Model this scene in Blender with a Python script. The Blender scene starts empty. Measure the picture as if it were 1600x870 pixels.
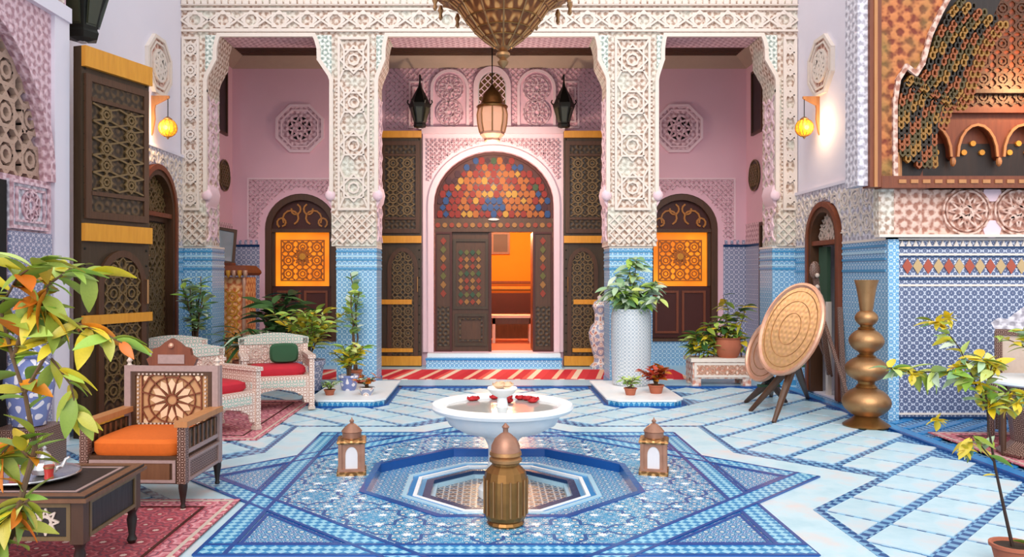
import bpy, bmesh, math, random
from mathutils import Vector, Matrix
from math import sin, cos, pi, sqrt, radians as R

# ------------------------------------------------------------------ camera, sky, light, exposure
SC = bpy.context.scene
COL = SC.collection
F, VX, VY, H = 1250.0, 762.0, 430.0, 1.6          # focal length in pixels, vanishing point, eye height
cam = bpy.data.cameras.new('camera'); cam_o = bpy.data.objects.new('camera', cam); COL.objects.link(cam_o)
cam_o.location = (0, 0, H); cam_o.rotation_euler = (pi/2, 0, 0)
cam.sensor_width = 36; cam.lens = 36*F/1600
cam.shift_x = (800-VX)/1600; cam.shift_y = -(435-VY)/1600
cam.clip_start = .05; cam.clip_end = 200
SC.camera = cam_o
world = bpy.data.worlds.new('sky'); SC.world = world; world.use_nodes = True
bg = world.node_tree.nodes['Background']; bg.inputs[0].default_value = (.86, .93, 1.0, 1); bg.inputs[1].default_value = 1.0
sun = bpy.data.lights.new('sun', 'SUN'); sun.energy = 2.0; sun.angle = R(50); sun.color = (1, .95, .9)
sun_o = bpy.data.objects.new('sun', sun); COL.objects.link(sun_o)
sun_o.rotation_euler = (R(54), 0, R(-8)); sun_o.location = (0, 0, 12)
SC.view_settings.view_transform = 'Standard'; SC.view_settings.look = 'None'
SC.view_settings.exposure = 0.30; SC.view_settings.gamma = 1; SC.view_settings.use_curve_mapping = False

# ------------------------------------------------------------------ helpers
def X(px, Y): return (px-VX)*Y/F
def Z(py, Y): return H-(py-VY)*Y/F
def W(px, py, Y): return Vector((X(px, Y), Y, Z(py, Y)))
def G(px, py, z=0.):
    Y = (H-z)*F/(py-VY); return Vector((X(px, Y), Y, z))
def C(h):
    h = h.lstrip('#'); r = [int(h[i:i+2], 16)/255 for i in (0, 2, 4)]
    return tuple(((c/12.92) if c <= .04045 else ((c+.055)/1.055)**2.4) for c in r)+(1,)

class MB:
    def __init__(s): s.v = []; s.f = []
    def add(s, vs, fs):
        o = len(s.v); s.v += [tuple(p) for p in vs]; s.f += [tuple(i+o for i in f) for f in fs]; return s
    def box(s, x0, x1, y0, y1, z0, z1, M=None):
        vs = [Vector((x, y, z)) for z in (z0, z1) for y in (y0, y1) for x in (x0, x1)]
        if M is not None: vs = [M @ p for p in vs]
        return s.add(vs, [(0,2,3,1),(4,5,7,6),(0,1,5,4),(2,6,7,3),(0,4,6,2),(1,3,7,5)])
    def bar(s, a, b, w, t, n=(0,0,1), ext=0.):
        a, b, n = Vector(a), Vector(b), Vector(n).normalized(); d = b-a
        if d.length < 1e-6: return s
        d.normalize(); a = a-d*ext; b = b+d*ext
        sd = d.cross(n)
        if sd.length < 1e-6: sd = d.orthogonal()
        sd.normalize(); n2 = sd.cross(d)
        vs = []
        for p in (a, b):
            for i, j in ((-1,-1),(1,-1),(1,1),(-1,1)): vs.append(p+sd*(w/2*i)+n2*(t/2*j))
        return s.add(vs, [(3,2,1,0),(4,5,6,7),(0,1,5,4),(1,2,6,5),(2,3,7,6),(3,0,4,7)])
    def tube(s, pts, rs, n=8, caps=True):
        pts = [Vector(p) for p in pts]
        if not isinstance(rs, (list, tuple)): rs = [rs]*len(pts)
        o = len(s.v); pr = None
        for i, p in enumerate(pts):
            d = (pts[min(i+1, len(pts)-1)]-pts[max(i-1, 0)])
            d = d.normalized() if d.length > 1e-9 else Vector((0,0,1))
            if pr is None: u = d.orthogonal().normalized()
            else:
                u = pr-d*pr.dot(d); u = u.normalized() if u.length > 1e-6 else d.orthogonal().normalized()
            pr = u; w = d.cross(u)
            for k in range(n): s.v.append(tuple(p+(u*cos(2*pi*k/n)+w*sin(2*pi*k/n))*rs[i]))
        for i in range(len(pts)-1):
            for k in range(n):
                s.f.append((o+i*n+k, o+i*n+(k+1) % n, o+(i+1)*n+(k+1) % n, o+(i+1)*n+k))
        if caps:
            s.f.append(tuple(o+k for k in range(n))[::-1]); s.f.append(tuple(o+(len(pts)-1)*n+k for k in range(n)))
        return s
    def lathe(s, prof, n=24, c=(0,0,0), caps=True, rot=0., M=None):
        o = len(s.v)
        for r, z in prof:
            for k in range(n):
                a = 2*pi*k/n+rot; p = Vector((c[0]+r*cos(a), c[1]+r*sin(a), c[2]+z))
                s.v.append(tuple(M @ p if M is not None else p))
        for i in range(len(prof)-1):
            for k in range(n):
                s.f.append((o+i*n+k, o+i*n+(k+1) % n, o+(i+1)*n+(k+1) % n, o+(i+1)*n+k))
        if caps:
            s.f.append(tuple(o+k for k in range(n))[::-1]); s.f.append(tuple(o+(len(prof)-1)*n+k for k in range(n)))
        return s
    def sphere(s, c, r, n=12, m=8, sc=(1,1,1)):
        prof = [(max(1e-4, sin(pi*i/m)), -cos(pi*i/m)) for i in range(m+1)]
        M = Matrix.Translation(Vector(c)) @ Matrix.Diagonal((r*sc[0], r*sc[1], r*sc[2], 1))
        return s.lathe(prof, n, M=M)
    def prism(s, poly, mp, d0, d1):
        n = len(poly); vs = [mp(u, v, d0) for u, v in poly]+[mp(u, v, d1) for u, v in poly]
        return s.add(vs, [tuple(range(n))[::-1], tuple(range(n, 2*n))]+[(i, (i+1) % n, n+(i+1) % n, n+i) for i in range(n)])
    def build(s, name, mat, parent=None, smooth=False, merge=False):
        me = bpy.data.meshes.new(name); me.from_pydata(s.v, [], s.f)
        bm = bmesh.new(); bm.from_mesh(me)
        if merge: bmesh.ops.remove_doubles(bm, verts=bm.verts, dist=1e-5)
        bmesh.ops.recalc_face_normals(bm, faces=bm.faces)
        if smooth:
            for f in bm.faces: f.smooth = True
            for e in bm.edges:
                if len(e.link_faces) == 2 and e.calc_face_angle(0) > R(38): e.smooth = False
        bm.to_mesh(me); bm.free()
        if mat: me.materials.append(mat)
        o = bpy.data.objects.new(name, me); COL.objects.link(o)
        if parent is not None: o.parent = parent
        return o

def tag(o, label=None, cat=None, group=None, kind=None):
    if label: o['label'] = label
    if cat: o['category'] = cat
    if group: o['group'] = group
    if kind: o['kind'] = kind
    return o
def thing(name, label, cat, loc=(0,0,0), rz=0., group=None, kind=None, scale=None):
    o = bpy.data.objects.new(name, None); COL.objects.link(o)
    o.empty_display_size = .1
    o.location = loc; o.rotation_euler = (0, 0, rz)
    if scale: o.scale = (scale,)*3 if not isinstance(scale, tuple) else scale
    return tag(o, label, cat, group, kind)
def inst(src, parent, M):
    o = src.copy(); COL.objects.link(o); o.parent = parent; o.matrix_local = M; return o
def copy_tree(o, parent=None, top=True):
    c = o.copy(); COL.objects.link(c)
    if not top: c.parent = parent
    for ch in list(o.children): copy_tree(ch, c, False)
    return c
def struct(name, label, cat, loc=(0,0,0)): return thing(name, label, cat, loc, kind='structure')

# planar maps: (u, v, d) -> world, d = how proud of the face
def mY(y0): return lambda u, v, d: Vector((u, y0-d, v))            # faces the camera (-Y)
def mL(x0): return lambda u, v, d: Vector((x0+d, u, v))            # left wall, faces +X
def mR(x0): return lambda u, v, d: Vector((x0-d, u, v))            # right wall, faces -X
def mZ(z0): return lambda u, v, d: Vector((u, v, z0+d))            # floor
def off(mp, du, dv): return lambda u, v, d: mp(u+du, v+dv, d)

# 2D strap patterns
def sq_star(cx, cy, r, rot=0.):
    segs = []
    for k0 in (0, 1):
        p = [(cx+r*cos(rot+pi/4*k0+pi/2*k), cy+r*sin(rot+pi/4*k0+pi/2*k)) for k in range(4)]
        segs += [(p[i], p[(i+1) % 4]) for i in range(4)]
    return segs
def ring(cx, cy, r, n=16, rot=0.):
    p = [(cx+r*cos(2*pi*k/n+rot), cy+r*sin(2*pi*k/n+rot)) for k in range(n)]
    return [(p[i], p[(i+1) % n]) for i in range(n)]
def rosette(cx, cy, r, n=12, k=5, rot=0.):
    p = [(cx+r*cos(2*pi*i/n+rot), cy+r*sin(2*pi*i/n+rot)) for i in range(n)]
    return [(p[i], p[(i+k) % n]) for i in range(n)]
def rect(x0, x1, y0, y1): return [((x0,y0),(x1,y0)), ((x1,y0),(x1,y1)), ((x1,y1),(x0,y1)), ((x0,y1),(x0,y0))]
def clip(seg, x0, x1, y0, y1):
    (ax, ay), (bx, by) = seg; t0, t1 = 0., 1.; dx, dy = bx-ax, by-ay
    for p, q in ((-dx, ax-x0), (dx, x1-ax), (-dy, ay-y0), (dy, y1-ay)):
        if abs(p) < 1e-9:
            if q < -1e-9: return None
        else:
            r = q/p
            if p < 0: t0 = max(t0, r)
            else: t1 = min(t1, r)
    if t1-t0 < 1e-4: return None
    return ((ax+dx*t0, ay+dy*t0), (ax+dx*t1, ay+dy*t1))
def star_field(x0, x1, y0, y1, nx, ny=None):
    c = (x1-x0)/nx; ny = ny or max(1, round((y1-y0)/c)); cy = (y1-y0)/ny; out = []
    for i in range(nx):
        for j in range(ny):
            x, y = x0+c*(i+.5), y0+cy*(j+.5); r = min(c, cy)*.46
            out += sq_star(x, y, r)+ring(x, y, r*.38, 8)
            for sx in (-1, 1):
                for sy in (-1, 1): out.append(((x+sx*r*.72, y+sy*r*.72), (x+sx*c/2, y+sy*cy/2)))
    return [s for s in (clip(q, x0, x1, y0, y1) for q in out) if s]
def diamonds(x0, x1, y0, y1, c):
    out = []; n = int(((x1-x0)+(y1-y0))/c)+2
    for i in range(-n, n):
        out.append(((x0+i*c, y0), (x0+i*c+(y1-y0), y1))); out.append(((x0+i*c, y1), (x0+i*c+(y1-y0), y0)))
    return [s for s in (clip(q, x0, x1, y0, y1) for q in out) if s]
def split(segs, L):
    out = []
    for (a, b) in segs:
        n = max(1, int(math.hypot(b[0]-a[0], b[1]-a[1])/L))
        for i in range(n):
            out.append(((a[0]+(b[0]-a[0])*i/n, a[1]+(b[1]-a[1])*i/n), (a[0]+(b[0]-a[0])*(i+1)/n, a[1]+(b[1]-a[1])*(i+1)/n)))
    return out
def straps(mb, segs, mp, w, d0, d1):
    for si, (a, b) in enumerate(segs):
        dx, dy = b[0]-a[0], b[1]-a[1]; l = math.hypot(dx, dy)
        if l < 1e-5: continue
        d1v = d1+(si % 11)*.00037
        nx, ny = -dy/l*w/2, dx/l*w/2; ex, ey = dx/l*w*.35, dy/l*w*.35
        q = [(a[0]+nx-ex, a[1]+ny-ey), (b[0]+nx+ex, b[1]+ny+ey), (b[0]-nx+ex, b[1]-ny+ey), (a[0]-nx-ex, a[1]-ny-ey)]
        vs = [mp(u, v, d0) for u, v in q]+[mp(u, v, d1v) for u, v in q]
        mb.add(vs, [(4,5,6,7), (0,1,5,4), (1,2,6,5), (2,3,7,6), (3,0,4,7)])
    return mb
def arch_pts(uc, hw, zs, rise, n=20):
    return [(uc-hw*cos(pi*i/n), zs+rise*sin(pi*i/n)) for i in range(n+1)]
def arch_poly(uc, hw, zb, zs, rise, n=20): return [(uc+hw, zb), (uc-hw, zb)]+arch_pts(uc, hw, zs, rise, n)
def arch_in(p, uc, hw, zb, zs, rise):
    u, v = p
    if abs(u-uc) > hw or v < zb: return False
    return v <= zs+rise*sqrt(max(0, 1-((u-uc)/hw)**2))
def arch_band(mb, mp, uc, hi, ho, zb, zs, ri, ro, d0, d1, n=20):
    a = [(uc-hi, zb)]+arch_pts(uc, hi, zs, ri, n)+[(uc+hi, zb)]
    b = [(uc-ho, zb)]+arch_pts(uc, ho, zs, ro, n)+[(uc+ho, zb)]
    m = len(a); vs = []
    for d in (d0, d1): vs += [mp(u, v, d) for u, v in a]+[mp(u, v, d) for u, v in b]
    fs = []
    for i in range(m-1):
        fs += [(2*m+i, 2*m+i+1, 3*m+i+1, 3*m+i), (i, i+1, 2*m+i+1, 2*m+i), (m+i, m+i+1, 3*m+i+1, 3*m+i), (i, m+i, m+i+1, i+1)]
    fs += [(0, m, 3*m, 2*m), (m-1, 2*m-1, 4*m-1, 3*m-1)]
    return mb.add(vs, fs)
def wall_open(mb, mp, u0, u1, z0, z1, ops, th, n=20):
    cur = u0
    def q(a, b, c, d): mb.add([a, b, c, d], [(0,1,2,3)])
    def face(ua, ub, va0, va1, vb0, vb1):
        for d in (0, -th): q(mp(ua, va0, d), mp(ub, vb0, d), mp(ub, vb1, d), mp(ua, va1, d))
    for (uc, hw, zb, zs, rise) in sorted(ops):
        face(cur, uc-hw, z0, z1, z0, z1); cur = uc+hw
        pts = arch_pts(uc, hw, zs, rise, n) if rise > 0 else [(uc-hw, zs), (uc+hw, zs)]
        for i in range(len(pts)-1):
            (a, za), (b, zb2) = pts[i], pts[i+1]
            face(a, b, za, z1, zb2, z1)
            q(mp(a, za, 0), mp(b, zb2, 0), mp(b, zb2, -th), mp(a, za, -th))
        for e in (uc-hw, uc+hw): q(mp(e, zb, 0), mp(e, zs, 0), mp(e, zs, -th), mp(e, zb, -th))
        if zb > z0+1e-6:
            face(uc-hw, uc+hw, z0, zb, z0, zb); q(mp(uc-hw, zb, 0), mp(uc+hw, zb, 0), mp(uc+hw, zb, -th), mp(uc-hw, zb, -th))
    face(cur, u1, z0, z1, z0, z1)
    for e in (u0, u1): q(mp(e, z0, 0), mp(e, z1, 0), mp(e, z1, -th), mp(e, z0, -th))
    q(mp(u0, z1, 0), mp(u1, z1, 0), mp(u1, z1, -th), mp(u0, z1, -th))
    return mb
def pbox(mb, mp, u0, u1, v0, v1, d0, d1): return mb.prism([(u0,v0),(u1,v0),(u1,v1),(u0,v1)], mp, d0, d1)
def frame(mb, mp, u0, u1, v0, v1, w, d0, d1):
    pbox(mb, mp, u0, u1, v0, v0+w, d0, d1); pbox(mb, mp, u0, u1, v1-w, v1, d0, d1)
    pbox(mb, mp, u0, u0+w, v0+w, v1-w, d0, d1); pbox(mb, mp, u1-w, u1, v0+w, v1-w, d0, d1); return mb

# ------------------------------------------------------------------ materials (all procedural)
def box_uv_group():
    g = bpy.data.node_groups.new('box_uv', 'ShaderNodeTree')
    g.interface.new_socket('u', in_out='OUTPUT', socket_type='NodeSocketFloat'); g.interface.new_socket('v', in_out='OUTPUT', socket_type='NodeSocketFloat')
    N = g.nodes; L = g.links; tc = N.new('ShaderNodeTexCoord'); a = N.new('ShaderNodeSeparateXYZ'); b = N.new('ShaderNodeSeparateXYZ'); o = N.new('NodeGroupOutput')
    L.new(tc.outputs['Object'], a.inputs[0]); L.new(tc.outputs['Normal'], b.inputs[0])
    def m(op, x, y=None):
        n = N.new('ShaderNodeMath'); n.operation = op
        for i, q in enumerate((x, y)):
            if q is None: continue
            if isinstance(q, (int, float)): n.inputs[i].default_value = q
            else: L.new(q, n.inputs[i])
        return n.outputs[0]
    fx = m('GREATER_THAN', m('ABSOLUTE', b.outputs[0]), .6); fz = m('GREATER_THAN', m('ABSOLUTE', b.outputs[2]), .6)
    def mixf(f, x, y): return m('ADD', m('MULTIPLY', x, m('SUBTRACT', 1, f)), m('MULTIPLY', y, f))
    L.new(mixf(fx, a.outputs[0], a.outputs[1]), o.inputs[0]); L.new(mixf(fz, a.outputs[2], a.outputs[1]), o.inputs[1])
    return g
BOXUV = box_uv_group()
class NT:
    def __init__(s, name):
        s.mat = bpy.data.materials.new(name); s.mat.use_nodes = True; s.t = s.mat.node_tree; s.p = s.t.nodes['Principled BSDF']
    def new(s, t): return s.t.nodes.new('ShaderNode'+t)
    def put(s, sock, v):
        if isinstance(v, bpy.types.NodeSocket): s.t.links.new(v, sock)
        else: sock.default_value = v
    def m(s, op, a, b=None, c=None):
        n = s.new('Math'); n.operation = op
        for i, q in enumerate((a, b, c)):
            if q is not None: s.put(n.inputs[i], q)
        return n.outputs[0]
    def uv(s, rot=0., su=1., sv=1.):
        g = s.new('Group'); g.node_tree = BOXUV; u, v = g.outputs
        if rot:
            c, k = cos(rot), sin(rot)
            u, v = s.m('ADD', s.m('MULTIPLY', u, c), s.m('MULTIPLY', v, k)), s.m('SUBTRACT', s.m('MULTIPLY', v, c), s.m('MULTIPLY', u, k))
        if su != 1: u = s.m('MULTIPLY', u, su)
        if sv != 1: v = s.m('MULTIPLY', v, sv)
        return u, v
    def ramp(s, f, stops, const=False):
        n = s.new('ValToRGB'); n.color_ramp.interpolation = 'CONSTANT' if const else 'LINEAR'
        e = n.color_ramp.elements
        while len(e) < len(stops): e.new(.5)
        for i, (p, c) in enumerate(stops): e[i].position = p; e[i].color = C(c) if isinstance(c, str) else c
        s.put(n.inputs[0], f); return n.outputs[0]
    def mix(s, f, a, b, mode='MIX'):
        n = s.new('MixRGB'); n.blend_type = mode
        s.put(n.inputs[0], f); s.put(n.inputs[1], C(a) if isinstance(a, str) else a); s.put(n.inputs[2], C(b) if isinstance(b, str) else b)
        return n.outputs[0]
    def obj(s): return s.new('TexCoord').outputs['Object']
    def noise(s, scale, detail=3., rough=.55, vec=None):
        n = s.new('TexNoise'); n.inputs['Scale'].default_value = scale; n.inputs['Detail'].default_value = detail; n.inputs['Roughness'].default_value = rough
        s.put(n.inputs['Vector'], vec if vec is not None else s.obj()); return n.outputs[0]
    def voro(s, scale, feat='F1', out=0):
        n = s.new('TexVoronoi'); n.feature = feat; n.inputs['Scale'].default_value = scale; s.put(n.inputs['Vector'], s.obj()); return n.outputs[out]
    def comb(s, u, v):
        n = s.new('CombineXYZ'); s.put(n.inputs[0], u); s.put(n.inputs[1], v); return n.outputs[0]
    def quasi(s, cell, rot=0.):
        u, v = s.uv(rot); k = 2*pi/cell; u = s.m('MULTIPLY', u, k); v = s.m('MULTIPLY', v, k); r = .70711
        t = s.m('ADD', s.m('COSINE', u), s.m('COSINE', v))
        t2 = s.m('ADD', s.m('COSINE', s.m('MULTIPLY', s.m('ADD', u, v), r)), s.m('COSINE', s.m('MULTIPLY', s.m('SUBTRACT', u, v), r)))
        return s.m('MULTIPLY_ADD', s.m('ADD', t, t2), 1/6.2, 2.3/6.2)
    def star(s, cell, rot=0., offs=0.):
        u, v = s.uv(rot); f = []
        for q in (u, v): f.append(s.m('ABSOLUTE', s.m('SUBTRACT', s.m('FRACT', s.m('ADD', s.m('MULTIPLY', q, 1/cell), 100.+offs)), .5)))
        d1 = s.m('MAXIMUM', f[0], f[1]); d2 = s.m('MULTIPLY', s.m('ADD', f[0], f[1]), .70711)
        return s.m('MULTIPLY', s.m('MINIMUM', d1, d2), 2.)
    def zel(s, cell, rot=0.):
        return s.m('MINIMUM', s.star(cell, rot), s.m('MULTIPLY', s.star(cell, rot, .5), 1.45))
    def checker(s, cell, rot=0.):
        u, v = s.uv(rot); n = s.new('TexChecker'); n.inputs['Scale'].default_value = 1/cell; s.put(n.inputs['Vector'], s.comb(s.m('ADD', u, .001), s.m('ADD', v, .001)))
        n.inputs[1].default_value = (0,0,0,1); n.inputs[2].default_value = (1,1,1,1); return n.outputs[1]
    def done(s, color, rough=.5, metal=0., bump=None, bs=.3, bd=.01, emit=None, es=0., **kw):
        p = s.p; s.put(p.inputs['Base Color'], C(color) if isinstance(color, str) else color)
        s.put(p.inputs['Roughness'], rough); s.put(p.inputs['Metallic'], metal)
        if bump is not None:
            b = s.new('Bump'); b.inputs['Strength'].default_value = bs; b.inputs['Distance'].default_value = bd
            s.put(b.inputs['Height'], bump); s.t.links.new(b.outputs[0], p.inputs['Normal'])
        if emit is not None: s.put(p.inputs['Emission Color'], C(emit) if isinstance(emit, str) else emit); p.inputs['Emission Strength'].default_value = es
        for k, v in kw.items(): p.inputs[k.replace('_', ' ')].default_value = v
        return s.mat
def plain(name, col, rough=.5, metal=0., var=.12, sc=9., bs=.15, **kw):
    t = NT(name); n = t.noise(sc, 4); c = t.mix(t.m('MULTIPLY', n, var*2), col, tuple(x*.45 for x in C(col)[:3])+(1,))
    return t.done(c, rough, metal, bump=n, bs=bs, bd=.01, **kw)
def mosaic(name, cell, stops, rough=.25, rot=0., var=.25, fine=None, big=None):
    t = NT(name); f = t.zel(cell, rot); c = t.ramp(f, [(p*.78, q) for p, q in stops], True)
    if big:
        g = t.star(big[0]); c = t.mix(t.m('LESS_THAN', t.m('ABSOLUTE', t.m('SUBTRACT', g, .62)), .045), c, big[1]); c = t.mix(t.m('MULTIPLY', t.m('LESS_THAN', g, .30), .55), c, big[2])
    if fine: c = t.mix(t.m('MULTIPLY', t.checker(fine, R(45)), .30), c, '#e8f4fa')
    c = t.mix(t.m('MULTIPLY', t.noise(14., 3), var), c, '#dfeaf4')
    return t.done(c, rough, bump=f, bs=.15, bd=.004)
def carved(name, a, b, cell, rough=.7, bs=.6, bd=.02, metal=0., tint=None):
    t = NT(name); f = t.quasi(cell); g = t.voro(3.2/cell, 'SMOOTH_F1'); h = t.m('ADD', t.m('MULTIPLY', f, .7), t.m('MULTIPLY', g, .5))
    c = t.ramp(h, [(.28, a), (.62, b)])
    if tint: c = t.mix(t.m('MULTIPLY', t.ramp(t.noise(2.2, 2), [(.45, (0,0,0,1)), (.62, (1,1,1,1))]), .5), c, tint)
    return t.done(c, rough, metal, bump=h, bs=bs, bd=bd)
M = {}
M['white_wall'] = plain('white_wall', '#e9e1ea', .75, var=.03, sc=3)
M['cream'] = plain('cream_plaster', '#ecdccf', .7, var=.10, sc=22)
M['carve'] = carved('carved_plaster', '#a58470', '#e9d8ca', .075, tint='#d5e0d2')  # recess shading painted in as the darker brown
M['carve_in'] = carved('carved_plaster_spandrel', '#93a096', '#eef0e6', .06)
M['carve_pink'] = carved('carved_pink_plaster', '#b48790', '#e7c4cb', .08)
M['carve_rose'] = carved('carved_rose_plaster', '#a66f5c', '#e4bfae', .09)
M['carve_grey'] = carved('carved_grey_plaster', '#a9a2ac', '#e6dfe6', .08)
M['pink'] = plain('pink_plaster', '#ebbcc8', .8, var=.06, sc=2.5)
M['pink_trim'] = plain('pale_pink_plaster', '#f0cfd6', .7, var=.06, sc=8)
M['blue_tile'] = mosaic('light_blue_zellige', .075, [(0, '#e2eef4'), (.18, '#3f86bd'), (.42, '#7ab4da'), (.62, '#5a9fcc'), (.80, '#a8d0e6'), (.95, '#e2eef4')], var=.12)
M['blue_stripe'] = plain('blue_stripe_tile', '#4f9ac8', .25, var=.1, sc=30)
M['pale_stripe'] = plain('pale_stripe_tile', '#b5dcee', .25, var=.1, sc=30)
M['grey_tile'] = mosaic('slate_blue_zellige', .085, [(0, '#dcd6e0'), (.18, '#666c90'), (.42, '#8f95b0'), (.6, '#757b9c'), (.78, '#b4b2c6'), (.93, '#dcd6e0')], var=.1)
M['deep_tile'] = mosaic('dark_blue_white_zellige', .085, [(0, '#d4d4e0'), (.14, '#36416a'), (.38, '#5a6686'), (.58, '#3e4a70'), (.74, '#848ea8'), (.9, '#d0d2de')], var=.08)
M['navy'] = plain('navy_tile', '#0f4f9a', .2, var=.15, sc=25)
M['navy_dark'] = plain('dark_navy_tile', '#173a66', .2, var=.15, sc=25)
M['azure'] = plain('azure_tile', '#2f8fd0', .2, var=.15, sc=25)
M['star_tile'] = mosaic('star_zellige', .125, [(0, '#d9c98a'), (.10, '#f3f3e6'), (.20, '#125f9c'), (.40, '#4fadd0'), (.54, '#1f80b6'), (.70, '#a9d8e4'), (.80, '#14669f'), (.95, '#e4eeea')], var=.05, big=(.5, '#0d4f92', '#3296c4'))
M['tip_tile'] = mosaic('star_tip_zellige', .10, [(0, '#e8dca8'), (.12, '#eef6f6'), (.26, '#145c92'), (.46, '#5cb0d2'), (.6, '#217db2'), (.8, '#cfe2ea'), (.9, '#1f62a2')], var=.05)
M['band_tile'] = (lambda t: t.done(t.mix(t.checker(.045, R(45)), '#2b8ac0', '#9ad4e6'), .25))(NT('checker_band_tile'))
M['grid_tile'] = (lambda t: t.done(t.mix(t.checker(.055, R(45)), '#1a4f8a', '#7fb0d2'), .25))(NT('grid_band_tile'))
M['basin_tile'] = mosaic('basin_zellige', .11, [(0, '#202c3c'), (.25, '#5a4a4a'), (.45, '#8f6a58'), (.62, '#d8d2c8'), (.8, '#36506e')], var=.05)
def marble(name, a, b, v):
    t = NT(name); oi = t.new('ObjectInfo'); n = t.noise(2.6, 6, .62); n2 = t.noise(9., 5, .6)
    c = t.ramp(n, [(.3, a), (.5, b), (.72, v)]); c = t.mix(t.m('MULTIPLY', n2, .2), c, '#f4f8fa')
    c = t.mix(t.m('MULTIPLY', oi.outputs['Random'], .35), c, '#b6d2de')
    return t.done(c, .38)
M['slab'] = marble('pale_marble_slab', '#a0ccd8', '#c4e0e8', '#e4d0c8')
M['marble'] = marble('white_marble', '#e6eef2', '#f8f7f6', '#f6efe9')
def wood(name, a, b, rough=.45, sc=3., carve=None):
    t = NT(name); mp = t.new('Mapping'); mp.inputs['Scale'].default_value = (sc*3, sc*3, sc*.35); t.t.links.new(t.obj(), mp.inputs[0])
    n = t.noise(3., 5, .6, mp.outputs[0]); c = t.mix(n, a, b); h = n
    if carve:
        q = t.quasi(carve); h = t.m('ADD', n, t.m('MULTIPLY', q, 2.)); c = t.mix(t.ramp(q, [(.3, (0,0,0,1)), (.6, (1,1,1,1))]), tuple(x*.5 for x in C(a)[:3])+(1,), c)
    return t.done(c, rough, bump=h, bs=.35, bd=.008)
M['wood'] = wood('dark_walnut', '#3a2415', '#5d3a22')
M['wood_leaf'] = wood('dark_olive_wood', '#2c2012', '#4a3620')
M['wood_carved'] = wood('dark_carved_wood', '#3e2c18', '#624826', carve=.07)
M['wood_red'] = wood('red_brown_wood', '#5e2a18', '#8e4a2a')
M['wood_relief'] = wood('worn_wood_relief', '#5a4428', '#80663e')
M['wood_light'] = wood('honey_wood', '#a8683a', '#c98d58')
M['wood_black'] = wood('blackened_wood', '#1c120d', '#2e1d14')
M['gold_bar'] = wood('golden_wood', '#c47c1e', '#eaa436', .35)
M['brass'] = (lambda t: t.done(t.mix(t.noise(6, 4), '#94683f', '#c09468'), .42, .8, bump=t.voro(60), bs=.12, bd=.004))(NT('aged_brass'))
M['brass_eng'] = (lambda t: t.done(t.ramp(t.quasi(.05), [(.3, '#7a5430'), (.6, '#cf9f68')]), .38, .8, bump=t.quasi(.05), bs=.5, bd=.004))(NT('engraved_brass'))
M['bronze'] = (lambda t: t.done(t.mix(t.noise(8, 4), '#704a26', '#a87a44'), .32, .8))(NT('dark_bronze'))
M['copper'] = (lambda t: t.done(t.mix(t.noise(9, 5), '#c98a70', '#eebfa2'), .4, .55))(NT('rose_copper'))
M['copper_eng'] = (lambda t: t.done(t.mix(t.ramp(t.quasi(.09), [(.3, '#b98a52'), (.65, '#f0d09a')]), '#d8ac70', '#e6b48a'), .38, .5, bump=t.quasi(.06), bs=.5, bd=.004))(NT('engraved_copper'))
M['iron'] = plain('black_iron', '#23221c', .5, .5, var=.3, sc=15)
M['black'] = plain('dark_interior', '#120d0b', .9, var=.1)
M['amber'] = (lambda t: t.done('#f0a020', .15, emit=t.ramp(t.voro(30), [(.2, '#ffb428'), (.7, '#d86a08')]), es=1.1))(NT('glowing_amber_glass'))
M['lamp_glass'] = (lambda t: t.done('#e2ae90', .2, emit='#ffb48a', es=.28))(NT('lit_lantern_glass'))
M['frost'] = plain('frosted_lantern_glass', '#ded8da', .25, var=.1)
M['orange_win'] = (lambda t: t.done('#c8640c', .5, emit=t.ramp(t.noise(1.6, 2), [(.3, '#d86a06'), (.7, '#ff9a18')]), es=.85))(NT('backlit_orange_panel'))
M['red_dark'] = plain('varnished_red_wood', '#4a160c', .5, var=.2)  # plain dark red base colour, no emission
M['orange_wall'] = plain('orange_wall', '#ee8208', .8, var=.05)
M['orange'] = plain('orange_velvet', '#e06a18', .85, var=.2, sc=40)
M['red_cloth'] = plain('red_cloth', '#cf1f33', .8, var=.25, sc=18)
M['rose'] = plain('rose_red', '#c4101c', .6, var=.2, sc=40)
M['petal_pale'] = plain('pale_petal', '#f0c8a0', .6, var=.2, sc=40)
def inlay(name, dark, mid, light, cell):
    t = NT(name); f = t.zel(cell*1.5); c = t.ramp(f, [(0, light), (.2, mid), (.42, dark), (.56, mid), (.70, light)], True); return t.done(c, .4)
M['inlay'] = inlay('mother_of_pearl_inlay', '#5a3020', '#8a5638', '#e6cdb4', .03)
M['inlay_lt'] = inlay('pale_bone_inlay', '#a8816f', '#dfc0b0', '#f0e2d8', .045)
M['inlay_gn'] = inlay('green_bone_inlay', '#84a08e', '#c8d0c2', '#efd0c4', .05)
M['inlay_dk'] = inlay('dark_bone_inlay', '#3a2018', '#5e3a2a', '#b8988a', .024)
M['lantern'] = (lambda t: t.done(t.mix(t.noise(12, 4), '#8a5c48', '#bc8c74'), .42, .5))(NT('pierced_copper'))
M['petal_tan'] = plain('pale_tan_inlay', '#ecc8a2', .5, var=.15, sc=30)
M['tan'] = plain('tan_wood_panel', '#cf9a6a', .5, var=.2, sc=20)
M['seat_inlay'] = inlay('tan_inlay', '#8a5230', '#d09a68', '#efc9a0', .05)
M['pearl'] = plain('mauve_pearl_inlay', '#b2938c', .45, var=.3, sc=40)
M['wood_mid'] = wood('brown_wood', '#5c3820', '#84583a')
M['ivory'] = plain('ivory_edge', '#dcc6b6', .5, var=.2, sc=30)
M['water'] = plain('grey_water', '#b9b9b4', .08, var=.1, sc=12)
M['terracotta'] = plain('terracotta', '#b8674a', .8, var=.2)
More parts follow.
